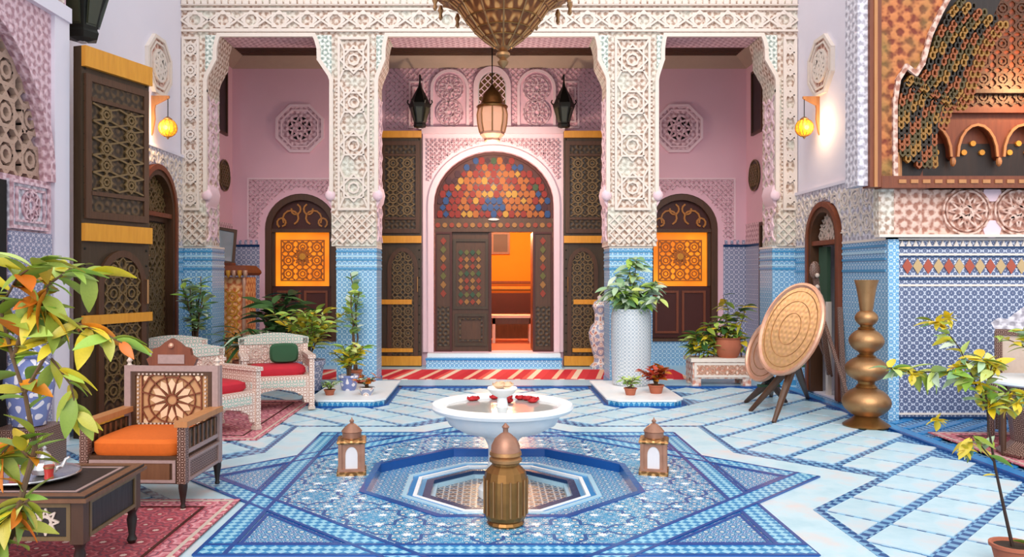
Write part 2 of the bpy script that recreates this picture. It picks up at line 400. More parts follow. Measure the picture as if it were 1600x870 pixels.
M['soil'] = plain('soil', '#3a2a1e', .95, var=.3, sc=40)
M['bark'] = plain('bark', '#6e5238', .85, var=.35, sc=30)
M['bark_dk'] = plain('dark_bark', '#3e2a20', .85, var=.3, sc=30)
M['porcelain'] = (lambda t: t.done(t.mix(t.ramp(t.quasi(.09), [(.42, (0,0,0,1)), (.55, (1,1,1,1))], True), '#7a86ba', '#efe9ee'), .15))(NT('blue_white_porcelain'))
M['porcelain_warm'] = (lambda t: t.done(t.ramp(t.quasi(.1), [(0, '#9aa0b8'), (.3, '#e8e0da'), (.6, '#c88a78'), (.75, '#f2ece4')], True), .15))(NT('painted_porcelain'))
M['jar'] = mosaic('white_lattice_mosaic', .05, [(0, '#d8cbb8'), (.2, '#8498ae'), (.42, '#c4ccd2'), (.62, '#9aabbc'), (.8, '#e2e0dc')], var=.08)
M['planter'] = carved('cream_carved_planter', '#d08c74', '#f6e2d2', .09)
M['gilt'] = carved('gilded_carving', '#d46c38', '#ffc080', .10, rough=.45)
M['mirror'] = plain('mirror_glass', '#b8ccd4', .08, .6, var=.1)
def leafmat(name, a, b, c):
    t = NT(name); oi = t.new('ObjectInfo')
    return t.done(t.mix(t.m('MULTIPLY', t.noise(18, 3), .4), t.ramp(oi.outputs['Random'], [(0, a), (.5, b), (1, c)]), tuple(x*.5 for x in C(a)[:3])+(1,)), .45)
M['leaf_olive'] = leafmat('olive_leaf', '#7d9430', '#a9b444', '#d0b444')
M['leaf_dark'] = leafmat('dark_green_leaf', '#2c4c26', '#3f6a34', '#5c8446')
M['leaf_green'] = leafmat('fresh_green_leaf', '#8ab444', '#b4d05e', '#dce28a')
M['leaf_var'] = leafmat('variegated_leaf', '#7aa870', '#b4cfa4', '#eaf0e2')
M['leaf_red'] = leafmat('red_leaf', '#a8281c', '#d4482a', '#8a5a3a')
M['leaf_orange'] = leafmat('turning_orange_leaf', '#e08a1c', '#d8641c', '#d8b02c')
M['leaf_yellow'] = leafmat('yellow_leaf', '#e6c21e', '#f0d840', '#c8b22c')
def rugmat(name, a, b, c, cell):
    t = NT(name); q = t.zel(cell); u, v = t.uv(); k = t.noise(60, 2)
    col = t.ramp(q, [(0, '#e8c8b8'), (.14, a), (.28, b), (.42, c), (.52, a), (.62, '#5a3a4a'), (.68, b)], True); col = t.mix(t.m('MULTIPLY', k, .3), col, '#d88a90')
    return t.done(col, .95, bump=k, bs=.4, bd=.006)
M['rug'] = rugmat('red_patterned_rug', '#8e2230', '#b23c48', '#c86a70', .22)
M['rug_b'] = rugmat('pink_patterned_rug', '#b24a58', '#cf7a84', '#e0a0a4', .3)
def stripes(name, cols, period, rot):
    t = NT(name); u, v = t.uv(rot); f = t.m('FRACT', t.m('MULTIPLY', t.m('ADD', u, 50.), 1/period))
    return t.done(t.ramp(f, cols, True), .9, bump=t.noise(80, 2), bs=.3, bd=.005)
M['kilim'] = stripes('striped_kilim', [(0, '#d01f2c'), (.22, '#f2c4a4'), (.34, '#c8142a'), (.55, '#e8584c'), (.66, '#f4dcc0'), (.8, '#d8303a')], .66, R(-11))
M['room_dado'] = stripes('room_dado_stripe', [(0, '#a0581c'), (.3, '#5a3818'), (.5, '#c89048'), (.7, '#6a3018')], .16, R(90))
GLASS = [plain('glass_'+n, c, .65, var=.2, sc=14, emit=c, es=.03) for n, c in (('red','#801c10'),('amber','#9c5418'),('blue','#1c4070'),('green','#344c2c'),('yellow','#a87c28'),('plum','#3c1620'))]  # weak emission stands in for light coming through from behind
# ------------------------------------------------------------------ layout
XL, XR = -4.40, 4.45            # courtyard side walls
YA, TA = 11.5, .6               # arcade front and thickness
YB = 14.1                       # gallery back wall
YC = 8.9                        # alcove wall on the right, faces the camera
CX, CY = .105, 6.3              # centre of the star and the fountain
ZW = 8.2                        # top of the courtyard walls
ZC = 5.45                       # gallery ceiling

# ------------------------------------------------------------------ floor
BA = 1.05
def octa(a, n=8): return [(CX+a/cos(pi/8)*cos(pi/8+pi/4*k), CY+a/cos(pi/8)*sin(pi/8+pi/4*k)) for k in range(n)]
def poly_ring(mb, pa, pb, z0, z1):
    n = len(pa); vs = [(x, y, z0) for x, y in pa]+[(x, y, z0) for x, y in pb]+[(x, y, z1) for x, y in pa]+[(x, y, z1) for x, y in pb]
    fs = []
    for i in range(n):
        j = (i+1) % n; fs += [(2*n+i, 2*n+j, 3*n+j, 3*n+i), (i, j, 2*n+j, 2*n+i), (n+i, n+j, 3*n+j, 3*n+i), (i, j, n+j, n+i)]
    return mb.add(vs, fs)
floor = poly_ring(MB(), [(11, 8.4), (2.6, 19), (-2.4, 19), (-9, 8.4), (-9, 4.4), (-2, 1.5), (2.2, 1.5), (11, 4.4)], octa(BA), -.3, 0).build('floor', M['grid_tile'])
tag(floor, 'courtyard floor of marble slabs and blue mosaic with a large star', 'floor', kind='structure')
# marble slabs on the diagonal, mirrored about the axis
def slab_src(w, l):
    return MB().box(-w/2, w/2, -l/2, l/2, 0, .008)
src = None; cand = []
q2 = sqrt(.5); SU, SV = .46, .425; LU, LV = .412, .345
def star_r(x, y):          # apothem measure of the eight-pointed star
    x, y = abs(x-CX), abs(y-CY); return min(max(x, y), (x+y)*q2)
for sgn in (1, -1):
    for i in range(-30, 31):
        for j in range(-30, 31):
            u, v = (i+.5)*SU, (j+.5)*SV
            x, y = (u-v)*q2, (u+v)*q2
            if x < .18: continue
            wx, wy = CX+sgn*x, CY+y
            if not (-4.2 < wx < 4.17 and 2.6 < wy < 11.3): continue
            if star_r(wx, wy) < 2.08: continue
            if wx > 2.2 and False: continue
            px = VX+wx*F/wy
            if px < -120 or px > 1720 or wy < 4.3: continue
            if (abs(wx-X(540, 10.4)) < .5 or abs(wx-X(1011, 10.4)) < .5) and wy > 9.65: continue
            cand.append((wy, wx, sgn))
cand.sort()
for k, (wy, wx, sgn) in enumerate(cand[:300]):
    if src is None:
        src = slab_src(LU, LV).build('marble_slab', M['slab'], floor); o = src
    else:
        o = src.copy(); COL.objects.link(o); o.parent = floor
    o.location = (wx, wy, .0005); o.rotation_euler = (0, 0, sgn*R(45))
rest = MB()
for (wy, wx, sgn) in cand[300:]:
    rest.box(-LU/2, LU/2, -LV/2, LV/2, 0, .008, Matrix.Translation((wx, wy, .0005)) @ Matrix.Rotation(sgn*R(45), 4, 'Z'))
if cand[300:]: tag(rest.build('marble_slab', M['slab'], floor), kind='stuff')
# star
def star_poly(a):
    pts = []
    for k in range(8):
        t = pi/4*k; pts.append((CX+a*sqrt(2)*cos(t), CY+a*sqrt(2)*sin(t)))
        t += pi/8; pts.append((CX+a*1.0824*cos(t), CY+a*1.0824*sin(t)))
    return pts
A_IN, A_OUT, A_FR = 1.60, 1.77, 2.10
poly_ring(MB(), star_poly(A_FR), star_poly(A_OUT), .001, .010).build('marble_frame', M['slab'], floor)
poly_ring(MB(), star_poly(A_FR+.07), star_poly(A_FR), .001, .0095).build('frame_border', M['grid_tile'], floor)
def star_to_oct(a):     # star outline resampled so that an octagonal hole can be cut
    sp = star_poly(a); oc = []
    for x, y in sp:
        t = math.atan2(y-CY, x-CX); k = round((t)/(pi/4)); r = BA/cos(t-k*pi/4); oc.append((CX+r*cos(t), CY+r*sin(t)))
    return sp, oc
sp, oc = star_to_oct(A_OUT-.001)
poly_ring(MB(), sp, oc, .001, .012).build('star_mosaic', M['star_tile'], floor)
Lh = A_OUT*2
for k in range(8):
    t = pi/4*k; dz = .0007*k; T = Matrix.Translation((CX, CY, 0)) @ Matrix.Rotation(t, 4, 'Z')
    b = MB().box(A_IN+.015, A_OUT-.012, -A_OUT, A_OUT, .011, .0145+dz, T)
    b.build('checker_band', M['band_tile'], floor)
    l = MB()
    for a, w in ((A_IN, .03), (A_OUT, .024)): l.box(a-w/2, a+w/2, -A_OUT, A_OUT, .011, .0175+dz+(.0003 if a == A_IN else 0), T)
    l.build('navy_line', M['navy'], floor)
    # triangular tips between two bands
    ti = pi/4*k; n1 = 1.93
    pts = []
    apex = A_IN*1.36; 
    for (lx_, ly_) in ((A_IN*sqrt(2)-.05, 0), (A_OUT+.035, A_IN*sqrt(2)-.085-A_OUT), (A_OUT+.035, -(A_IN*sqrt(2)-.085-A_OUT))): pts.append((CX+lx_*cos(ti)-ly_*sin(ti), CY+lx_*sin(ti)+ly_*cos(ti)))
    MB().prism(pts, mZ(0), .011, .0135).build('star_tip', M['tip_tile'], floor)
    ln = MB()
    for i in range(3):
        a, c = pts[i], pts[(i+1) % 3]; ln.bar((a[0], a[1], .014), (c[0], c[1], .014), .022, .006+.0008*i, ext=.01)
    ln.build('navy_line', M['navy'], floor)
# stepped octagonal basin, each ring a step lower (floor slab is hidden below the steps)
for (r0, r1, zt_, nm, m) in ((BA, BA-.05, .018, 'basin_kerb', 'navy'), (BA-.05, .75, -.055, 'basin_ring', 'tip_tile'), (.75, .715, -.047, 'basin_kerb', 'pale_stripe'), (.715, .67, -.060, 'basin_ring', 'azure'),
        (.67, .64, -.055, 'basin_kerb', 'marble'), (.64, .60, -.075, 'basin_ring', 'blue_stripe'), (.60, .54, -.070, 'basin_kerb', 'navy_dark'), (.54, .51, -.10, 'basin_ring', 'pale_stripe')):
    poly_ring(MB(), octa(r0), octa(r1), -.3, zt_).build(nm, M[m], floor)
MB().prism(octa(.51), mZ(0), -.3, -.13).build('basin_bed', M['basin_tile'], floor)
# white star-shaped tiles scattered over the mosaic in rows
st = MB()
for i in range(-9, 10):
    for j in range(-9, 10):
        x, y = CX+i*.2, CY+j*.2; r = star_r(x, y); oa = max(abs(x-CX), abs(y-CY), (abs(x-CX)+abs(y-CY))*q2)
        if oa > 1.5 or oa < 1.13: continue
        p8 = []
        for k in range(16):
            rr = .034 if k % 2 == 0 else .018; p8.append((x+rr*cos(pi/8*k), y+rr*sin(pi/8*k)))
        st.prism(p8, mZ(0), .011, .0135)
tag(st.build('star_tile', M['marble'], floor), kind='stuff')
# blue kerb line along the right side, gallery edge and gallery floor
MB().box(4.18, 4.30, 4.2, 11.40, 0, .022).build('blue_kerb', M['azure'], floor)
MB().box(4.145, 4.18, 4.2, 11.40, 0, .026).build('blue_kerb', M['navy'], floor)
MB().box(XL, 4.145, 11.36, 11.47, 0, .02).build('gallery_edge', M['navy'], floor)
MB().box(XL, XR, 11.47, YB, 0, .018).build('gallery_floor', M['pale_stripe'], floor)
for k in range(16):
    y0 = 4.4+k*.28
    MB().bar((4.35, y0, .008), (6.6, y0+1.9, .008), .07, .012).build('blue_strip', M['azure'], floor)

# ------------------------------------------------------------------ arcade
arc = struct('wall_arcade', 'carved cream plaster arcade with three openings on tiled pillars', 'arcade')
ax = lambda px: X(px, YA)
az = lambda py: Z(py, YA)
ZL = 5.05; ZT = 7.4
op = [(ax(321), ax(342), ax(491), ax(518)), (ax(588), ax(604), ax(931), ax(950)), (ax(1026), ax(1039), ax(1191), ax(1214))]
EL, ER = XL, XR
ZD = 2.02
mpA = mY(YA)
def corbel(xa, xb):     # stepped, scalloped corner from the jamb (xa) to the lintel (xb)
    d = xb-xa; P = [(xa, 4.40)]
    P += [(xa+d*.10, 4.47), (xa+d*.45, 4.60), (xa+d*.72, 4.70), (xa+d*.74, 4.86), (xa+d*.86, 4.97), (xb, ZL)]
    return P
lint = [(EL, 4.2)]
edge = [(EL, ZT), (EL, 4.2)]
poly = [(EL, ZT), (EL, 4.25)]
for (a, b, c, d) in op:
    poly += [(a, 4.25)]+corbel(a, b)+corbel(d, c)[::-1]+[(d, 4.25)]
poly += [(ER, 4.25), (ER, ZT)]
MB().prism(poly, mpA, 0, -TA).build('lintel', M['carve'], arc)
# the pale strip that outlines every opening
for (a, b, c, d) in op:
    pth = [(a, 2.75), (a, 4.25)]+corbel(a, b)+corbel(d, c)[::-1]+[(d, 4.25), (d, 2.75)]
    mb = MB(); straps(mb, list(zip(pth[:-1], pth[1:])), mpA, .055, -.02, .03)
    mb.build('opening_moulding', M['cream'], arc)
    bd = MB()
    for s, sg in ((a, -1), (d, 1)):
        for k in range(30): pbox(bd, mpA, s+sg*.075-.014, s+sg*.075+.014, 2.8+k*.055, 2.825+k*.055, 0, .018)
    tag(bd.build('bead_course', M['cream'], arc), kind='stuff')
    for s, t in ((a, b), (d, c)):       # green-grey carved spandrel corner on the pier side
        sg = -1 if t > s else 1
        MB().prism(corbel(s, t)+[(s, ZL)], mpA, 0, .009).build('carved_spandrel', M['carve_in'], arc)
    MB().box(b+.03, c-.03, YA+.03, YA+TA, ZL-.008, ZL+.02).build('soffit_panel', M['carve_pink'], arc)
    sp_ = MB()
    straps(sp_, [((b-.1, 5.115), (c+.1, 5.115))], mpA, .05, 0, .03)
    sp_.build('lintel_bead', M['cream'], arc)
# frieze over the openings
fr = MB(); mpF = mpA
n = 22; segs = []
z0, z1 = az(47), az(17)
for k in range(n):
    u = EL+(ER-EL)*(k+.5)/n; w = (ER-EL)/n; zc = (z0+z1)/2; hh = (z1-z0)/2
    segs += sq_star(u, zc, hh*.95)+[((u-w/2, zc), (u-w*.2, zc+hh*.6)), ((u-w/2, zc), (u-w*.2, zc-hh*.6)), ((u+w/2, zc), (u+w*.2, zc+hh*.6)), ((u+w/2, zc), (u+w*.2, zc-hh*.6))]
straps(fr, segs, mpA, .028, 0, .03); fr.build('frieze_straps', M['cream'], arc)
for (a, b, t) in ((az(50), az(47), .035), (az(17), az(13.5), .035), (az(9.5), az(8), .045)):
    pbox(MB(), mpA, EL, ER, a, b, 0, t).build('frieze_moulding', M['cream'], arc)
dn = MB()
for k in range(90):
    u = EL+(ER-EL)*(k+.5)/90; dn.prism(arch_poly(u, .036, az(8), az(3), .03, 6), mpA, 0, .05)
tag(dn.build('dentil_course', M['cream'], arc), kind='stuff')
straps(MB(), star_field(EL, ER, az(-2), 7.3, 14, 3), mpA, .03, 0, .03).build('parapet_straps', M['cream'], arc)
# pillars and pilasters
def pillar(x0, x1, tx0, tx1, name, front_star):
    y0 = YA; th = TA
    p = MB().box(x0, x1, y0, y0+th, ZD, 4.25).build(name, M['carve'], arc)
    w = x1-x0
    s = MB(); a, b = (x0+.11, x1-.11) if w > .5 else (x0+.03, x1-.10 if x0 < 0 else x1-.03)
    if x0 > 3: a, b = x0+.10, x1-.03
    straps(s, star_field(a, b, 2.55, 5.0, 1, front_star), mpA, .026, 0, .03)
    straps(s, rect(a, b, 2.55, 5.0), mpA, .034, 0, .0371)
    straps(s, diamonds(x0+.02, x1-.02, 2.06, 2.48, .14), mpA, .018, 0, .022)
    s.build('strap_relief', M['cream'], p)
    # jamb reliefs on the inner faces
    jr = MB()
    if x0 > -4: straps(jr, star_field(YA+.06, YA+TA-.06, 2.1, 4.2, 1, 5), mR(x0), .024, 0, .02)
    if x1 < 4: straps(jr, star_field(YA+.06, YA+TA-.06, 2.1, 4.2, 1, 5), mL(x1), .024, 0, .02)
    jr.build('jamb_relief', M['pink_trim'], p)
    t = MB().box(tx0, tx1, y0+.03, y0+th-.03, .0, ZD).build('tiled_dado', M['blue_tile'], p)
    for z, m in ((ZD-.03, 'cream'), (ZD-.09, 'blue_stripe'), (ZD-.16, 'pale_stripe'), (ZD-.21, 'blue_stripe'), (ZD-.29, 'pale_stripe'), (ZD-.34, 'blue_stripe')):
        MB().box(tx0-.006, tx1+.006, y0+.022, y0+th-.022, z, z+.026).build('tile_course', M[m], p)
    MB().box(tx0-.01, tx1+.01, y0+.015, y0+th-.015, 0, .09).build('tile_foot', M['blue_stripe'], p)
    for xx, sg in ((x0, -1), (x1, 1)):
        if abs(xx) > 4.2: continue
        mb = MB(); pr = []
        mb.prism([(xx, 2.58), (xx, 2.92), (xx+sg*.05, 2.88), (xx+sg*.075, 2.78), (xx+sg*.05, 2.66)], mY(YA+.02), 0, -.4)
        mb.sphere((xx+sg*.02, YA+.0, 2.75), .075, 10, 6, (1, .6, 1.1)); mb.build('jamb_corbel', M['pink_trim'], p, True)
    return p
pillar(XL, ax(321), XL, ax(330), 'pilaster', 8)
pillar(ax(518), ax(588), ax(525), ax(588), 'pillar', 4)
pillar(ax(950), ax(1026), ax(953), ax(1020), 'pillar', 4)
pillar(ax(1214), XR, ax(1208), XR, 'pilaster', 8)
# plinths round the pillar feet
for name, pa, pb, lab in (('stone_plinth', 482, 598, 'white topped tiled plinth at foot of pillar beside the sofas'), ('stone_plinth', 953, 1069, 'white topped tiled plinth at foot of pillar with the tall jar')):
    x0, x1 = X(pa, 9.7), X(pb, 9.7); t = thing(name, lab, 'plinth', ((x0+x1)/2, 10.5, 0)); w = (x1-x0)/2
    MB().prism([(-w+.12, -.8), (w-.12, -.8), (w, -.66), (w, .98), (-w, .98), (-w, -.66)], mZ(0), .0, .07).build('body', M['band_tile'], t)
    MB().prism([(-w+.10, -.82), (w-.10, -.82), (w+.02, -.66), (w+.02, .98), (-w-.02, .98), (-w-.02, -.66)], mZ(0), .07, .09).build('top_slab', M['marble'], t)
    MB().prism([(-w+.06, -.86), (w-.06, -.86), (w+.06, -.68), (w+.06, .9), (-w-.06, .9), (-w-.06, -.68)], mZ(0), .0, .02).build('tile_border', M['navy'], t)

# ------------------------------------------------------------------ gallery: back wall, side walls, ceiling
bx = lambda px: X(px, YB)
bz = lambda py: Z(py, YB)
GL, GR = -4.50, 4.56
DX, DH = .107, 1.055
ZTH = .25; ZSP = 2.84; DRI = .94
WLX, WRX, WH_ = -3.29, 3.42, .64
WZB, WZS, WRI = .49, 2.42, .62
wb = struct('wall_back', 'pink plaster gallery wall with a tall arched doorway and two arched windows', 'wall')
mpB = mY(YB)
wall_open(MB(), mpB, GL-.3, GR+.3, 0, ZC+.3, [(DX, DH, ZTH, ZSP, DRI), (WLX, WH_, WZB, WZS, WRI), (WRX, WH_, WZB, WZS, WRI)], .32).build('wall_face', M['pink'], wb, merge=True)
# dado in two lengths per side
def dado_piece(u0, u1, z0, z1, mat='grey_tile', d=.02): pbox(MB(), mpB, u0, u1, z0, z1, 0, d).build('tiled_dado', M[mat], wb)
for c, s0, s1 in ((WLX, GL, bx(590)), (WRX, bx(950), GR)):
    dado_piece(s0, c-WH_-.09, 0, 2.10); dado_piece(c+WH_+.09, s1, 0, 2.10); dado_piece(c-WH_-.09, c+WH_+.09, 0, WZB-.02, 'blue_tile')
    for (a, b) in ((s0, c-WH_-.09), (c+WH_+.09, s1)):
        pbox(MB(), mpB, a, b, 2.10, 2.14, 0, .03).build('dado_moulding', M['navy_dark'], wb)
        dt = MB(); n = int((b-a)/.09)
        for k in range(n): pbox(dt, mpB, a+(k+.25)*(b-a)/n, a+(k+.7)*(b-a)/n, 2.15, 2.22, 0, .018)
        tag(dt.build('crenel_course', M['grey_tile'], wb), kind='stuff')
    # fretted plaster panel round the window arch
    f0, f1 = max(s0+.02, c-.93), min(s1, c+.93)
    sg = [s for s in split(diamonds(f0, f1, 2.26, 3.28, .085), .06) if not arch_in(((s[0][0]+s[1][0])/2, (s[0][1]+s[1][1])/2), c, WH_+.1, 0, WZS, WRI+.1)]
    straps(MB(), sg, mpB, .016, 0, .016).build('fretted_panel', M['carve_pink'], wb)
    straps(MB(), rect(f0, f1, 2.24, 3.30)[1:], mpB, .03, 0, .022).build('panel_border', M['pink_trim'], wb)
# carved plaster over the middle door
px0, px1 = bx(603), bx(938)
sg = [s for s in split(diamonds(px0, px1, 4.18, 5.25, .10), .07)]
carv = MB(); straps(carv, sg, mpB, .016, 0, .012); carv.build('fretted_panel', M['carve_pink'], wb)
for c in (bx(703), bx(838)):
    mb = MB(); pbox(mb, mpB, c-.30, c+.30, 4.18, 4.9, 0, .02); mb.prism(arch_poly(c, .30, 4.9, 4.9, .27, 14), mpB, 0, .02); mb.build('blind_arch', M['pink'], wb)
    a = MB(); arch_band(a, mpB, c, .29, .34, 4.18, 4.88, .29, .34, 0, .05); a.build('arch_moulding', M['pink_trim'], wb)
    for zz in (4.45, 4.88):
        r = MB(); sgs = ring(c, zz, .235, 20)+ring(c, zz, .20, 20)+rosette(c, zz, .19, 12, 5)+ring(c, zz, .06, 10); straps(r, sgs, mpB, .02, .02, .045); r.build('plaster_rosette', M['carve_pink'], wb)
for c in (bx(651), bx(893)): straps(MB(), rect(c-.12, c+.12, 4.2, 5.0)+rect(c-.06, c+.06, 4.3, 4.9), mpB, .03, 0, .035).build('panel_border', M['pink_trim'], wb)
# plaster surround of the door
def spandrel():
    u0, u1, zt = bx(661), bx(880), 4.10
    mb = MB(); pts = arch_pts(DX, DH+.05, ZSP, DRI+.05, 24)
    for i in range(len(pts)-1):
        (a, za), (b, zb) = pts[i], pts[i+1]; mb.prism([(a, za), (b, zb), (b, zt), (a, zt)], mpB, 0, .05)
    pbox(mb, mpB, u0, DX-DH-.05, ZTH, zt, 0, .05); pbox(mb, mpB, DX+DH+.05, u1, ZTH, zt, 0, .05)
    mb.build('door_surround', M['pink_trim'], wb)
    sg = [s for s in split(diamonds(u0+.08, u1-.08, 2.9, 3.98, .075), .05) if not arch_in(((s[0][0]+s[1][0])/2, (s[0][1]+s[1][1])/2), DX, DH+.17, 0, ZSP, DRI+.17)]
    straps(MB(), sg, mpB, .022, .05, .075).build('spandrel_lattice', M['carve_pink'], wb)
    a = MB(); arch_band(a, mpB, DX, DH, DH+.10, ZTH, ZSP, DRI, DRI+.10, .0, .085, 24); a.build('arch_moulding', M['pink_trim'], wb)
    pbox(MB(), mpB, u0-.02, u1+.02, 4.08, 4.2, 0, .1).build('cornice', M['pink_trim'], wb)
spandrel()
# octagonal plaster plaques
def plaque(parent, mp, u, z, r, mat):
    mb = MB(); oc8 = [(u+r/cos(pi/8)*cos(pi/8+pi/4*k), z+r/cos(pi/8)*sin(pi/8+pi/4*k)) for k in range(8)]
    mb.prism(oc8, mp, 0, .02); b = mb.build('plaque', M['carve_pink'] if mat == 'pink' else M['carve_rose'], parent)
    e = MB(); pth = list(zip(oc8, oc8[1:]+oc8[:1])); straps(e, pth, mp, .045, 0, .05)
    i8 = [(u+(p[0]-u)*.8, z+(p[1]-z)*.8) for p in oc8]; straps(e, list(zip(i8, i8[1:]+i8[:1])), mp, .025, 0, .045)
    e.build('plaque_border', M['pink_trim'] if mat == 'pink' else M['cream'], b)
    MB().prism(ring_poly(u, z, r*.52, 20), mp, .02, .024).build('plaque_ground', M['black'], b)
    straps(MB(), rosette(u, z, r*.56, 8, 3)+ring(u, z, r*.56, 20)+ring(u, z, r*.26, 10)+ring(u, z, r*.12, 8), mp, .035, .02, .05).build('plaque_rosette', M['carve_pink'] if mat == 'pink' else M['cream'], b)
def ring_poly(u, z, r, n): return [(u+r*cos(2*pi*k/n), z+r*sin(2*pi*k/n)) for k in range(n)]
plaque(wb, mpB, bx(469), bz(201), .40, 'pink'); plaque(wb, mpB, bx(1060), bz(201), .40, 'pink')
# gallery side walls
def gal_side(nm, mp, lab, right):
    w = struct(nm, lab, 'wall')
    ops = [(13.55, .24, 4.02, 5.02, 0)]
    if right: ops.append((12.85, .42, .018, 2.42, 0))
    wall_open(MB(), mp, YA+TA, YB, 0, ZC, [o for o in sorted(ops)] if not right else ops[1:], .2).build('wall_face', M['pink'], w, merge=True)
    rng = [(YA+TA, YB)] if not right else [(YA+TA, 12.43), (13.27, YB)]
    for a, b in rng:
        pbox(MB(), mp, a, b, 0, 2.1, 0, .02).build('tiled_dado', M['grey_tile'], w)
        pbox(MB(), mp, a, b, 2.1, 2.14, 0, .03).build('dado_moulding', M['navy_dark'], w)
        pbox(MB(), mp, a, b, 2.14, 2.5, 0, .012).build('plaster_band', M['carve_pink'], w)
    # high shuttered window and round vent
    b = pbox(MB(), mp, 13.25, 13.72, 4.02, 5.05, 0, .02).build('shutter', M['wood_black'], w)
    frame(MB(), mp, 13.22, 13.75, 3.99, 5.08, .04, 0, .04).build('shutter_frame', M['wood'], b)
    r = MB().prism(ring_poly(13.62, 3.3, .26, 20), mp, 0, .02).build('round_vent', M['wood_leaf'], w)
    straps(MB(), ring(13.62, 3.3, .26, 20)+diamonds(13.44, 13.80, 3.12, 3.48, .09), mp, .02, .02, .035).build('vent_lattice', M['wood_relief'], r)
    return w
wgl = gal_side('wall_gallery_left', mL(GL), 'pink gallery end wall behind the carved bureau', False)
wgr = gal_side('wall_gallery_right', mR(GR), 'pink gallery end wall with a dark doorway', True)
d = MB().box(GR-.02, GR+.35, 12.43, 13.27, .018, 2.42).build('door_recess', M['wood_black'], wgr)
frame(MB(), mR(GR), 12.39, 13.31, .018, 2.48, .06, 0, .05).build('door_frame', M['wood'], wgr)
ce = struct('ceiling', 'dark timber gallery ceiling with a beige cornice', 'ceiling')
MB().box(GL, GR, YA+TA, YB, ZC, ZC+.1).build('ceiling_boards', M['wood_black'], ce)
for k in range(24):
    y = YA+TA+.05+k*.085
    MB().box(GL, GR, y-.025, y+.025, ZC-.05, ZC).build('ceiling_joist', M['wood'], ce) if y < YB-.1 else None
cn = MB().prism([(YB, 5.24), (YB, 5.44), (YB-.26, 5.44), (YB-.26, 5.40)], lambda u, v, d: Vector((d, u, v)), GL, GR).build('cornice', plain('beige_cornice', '#b9a08c', .7), ce)
for s, x in ((1, GL), (-1, GR)):
    MB().prism([(x, 5.24), (x, 5.44), (x+s*.26, 5.44), (x+s*.26, 5.40)], lambda u, v, d: Vector((u, d, v)), YA+TA, YB).build('cornice', bpy.data.materials['beige_cornice'], ce)
# step before the door
stp = thing('door_step', 'light blue tiled step with white marble threshold under the middle door', 'step', (DX, YB-.2, .018))
MB().box(-1.16, 1.16, -.22, .08, 0, .17).build('tread', M['blue_tile'], stp)
MB().box(-1.15, 1.15, -.1, .08, .17, .232).build('threshold', M['marble'], stp)
MB().box(-1.17, 1.17, -.235, -.2, .13, .16).build('nosing', M['azure'], stp)

# ------------------------------------------------------------------ left courtyard wall
wl = struct('wall_left', 'white courtyard wall with carved band and an arched fretwork door', 'wall')
mpL = mL(XL)
LDY, LDH, LZS, LRI = 10.60, .56, 2.44, .58
wall_open(MB(), mpL, 7.7, YA+.05, 0, ZW, [(LDY, LDH, .02, LZS, LRI)], .35).build('wall_face', M['white_wall'], wl, merge=True)
def band_strips(parent, mp, u0, u1, c, hw, zs, ri, z0, z1, zt, mat):
    # carved band above and beside the door, dado below
    mb = MB(); pts = arch_pts(c, hw+.07, zs, ri+.07, 20)
    for i in range(len(pts)-1):
        (a, za), (b, zb) = pts[i], pts[i+1]; mb.prism([(a, za), (b, zb), (b, z1), (a, z1)], mp, 0, .02)
    for a, b in ((u0, c-hw-.07), (c+hw+.07, u1)):
        if b-a > .02: pbox(mb, mp, a, b, z0, z1, 0, .02)
    mb.build('carved_band', M['carve_grey'], parent)
    sg = [s for s in split(star_field(u0, u1, z0+.05, z1-.05, max(2, round((u1-u0)/.3))), .08) if not arch_in(((s[0][0]+s[1][0])/2, (s[0][1]+s[1][1])/2), c, hw+.1, 0, zs, ri+.1)]
    straps(MB(), sg, mp, .018, .02, .035).build('strap_relief', M['cream'], parent)
    for a, b in ((u0, c-hw-.07), (c+hw+.07, u1)):
        if b-a < .02: continue
        pbox(MB(), mp, a, b, 0, zt, 0, .02).build('tiled_dado', M['blue_tile'], parent)
        for z, m in ((zt-.03, 'cream'), (zt-.10, 'blue_stripe'), (zt-.17, 'pale_stripe'), (zt-.25, 'blue_stripe'), (zt-.38, 'blue_stripe')):
            pbox(MB(), mp, a, b, z, z+.028, 0, .03).build('tile_course', M[m], parent)
    pbox(MB(), mp, u0, u1, z1, z1+.04, 0, .05).build('band_moulding', M['white_wall'], parent)
band_strips(wl, mpL, 8.6, YA, LDY, LDH, LZS, LRI, 2.02, 3.28, 2.02, 'blue_tile')
plaque(wl, mpL, 10.65, Z(103, 10.65), .36, 'grey')
# nearer projecting pier with the lattice arch
wp = struct('wall_left_pier', 'projecting carved plaster pier with latticed arch at the left edge', 'wall')
PX = -4.06; mpP = mL(PX)
wall_open(MB(), mpP, 3.6, 7.70, 0, ZW, [(5.95, 1.42, 2.46, 2.5, 1.38), ], .5).build('wall_face', M['carve_pink'], wp, merge=True)
MB().box(PX-.42, PX-.36, 4.5, 7.40, 2.4, 4.0).build('lattice_back', M['wood_leaf'], wp)
sg = [s for s in split(star_field(4.5, 7.4, 2.46, 3.9, 8, 4), .05) if arch_in(((s[0][0]+s[1][0])/2, (s[0][1]+s[1][1])/2), 5.95, 1.42, 2.46, 2.5, 1.38)]
straps(MB(), sg, mpP, .034, -.12, -.07).build('arch_lattice', plain('tan_lattice', '#c2a08c', .7), wp)
a = MB(); arch_band(a, mpP, 5.95, 1.40, 1.48, 2.46, 2.5, 1.36, 1.44, -.02, .05, 30); a.build('arch_moulding', M['carve_pink'], wp)
pbox(MB(), mpP, 6.74, 7.34, 2.0, 2.42, 0, .03).build('carved_tile_panel', M['carve_grey'], wp)
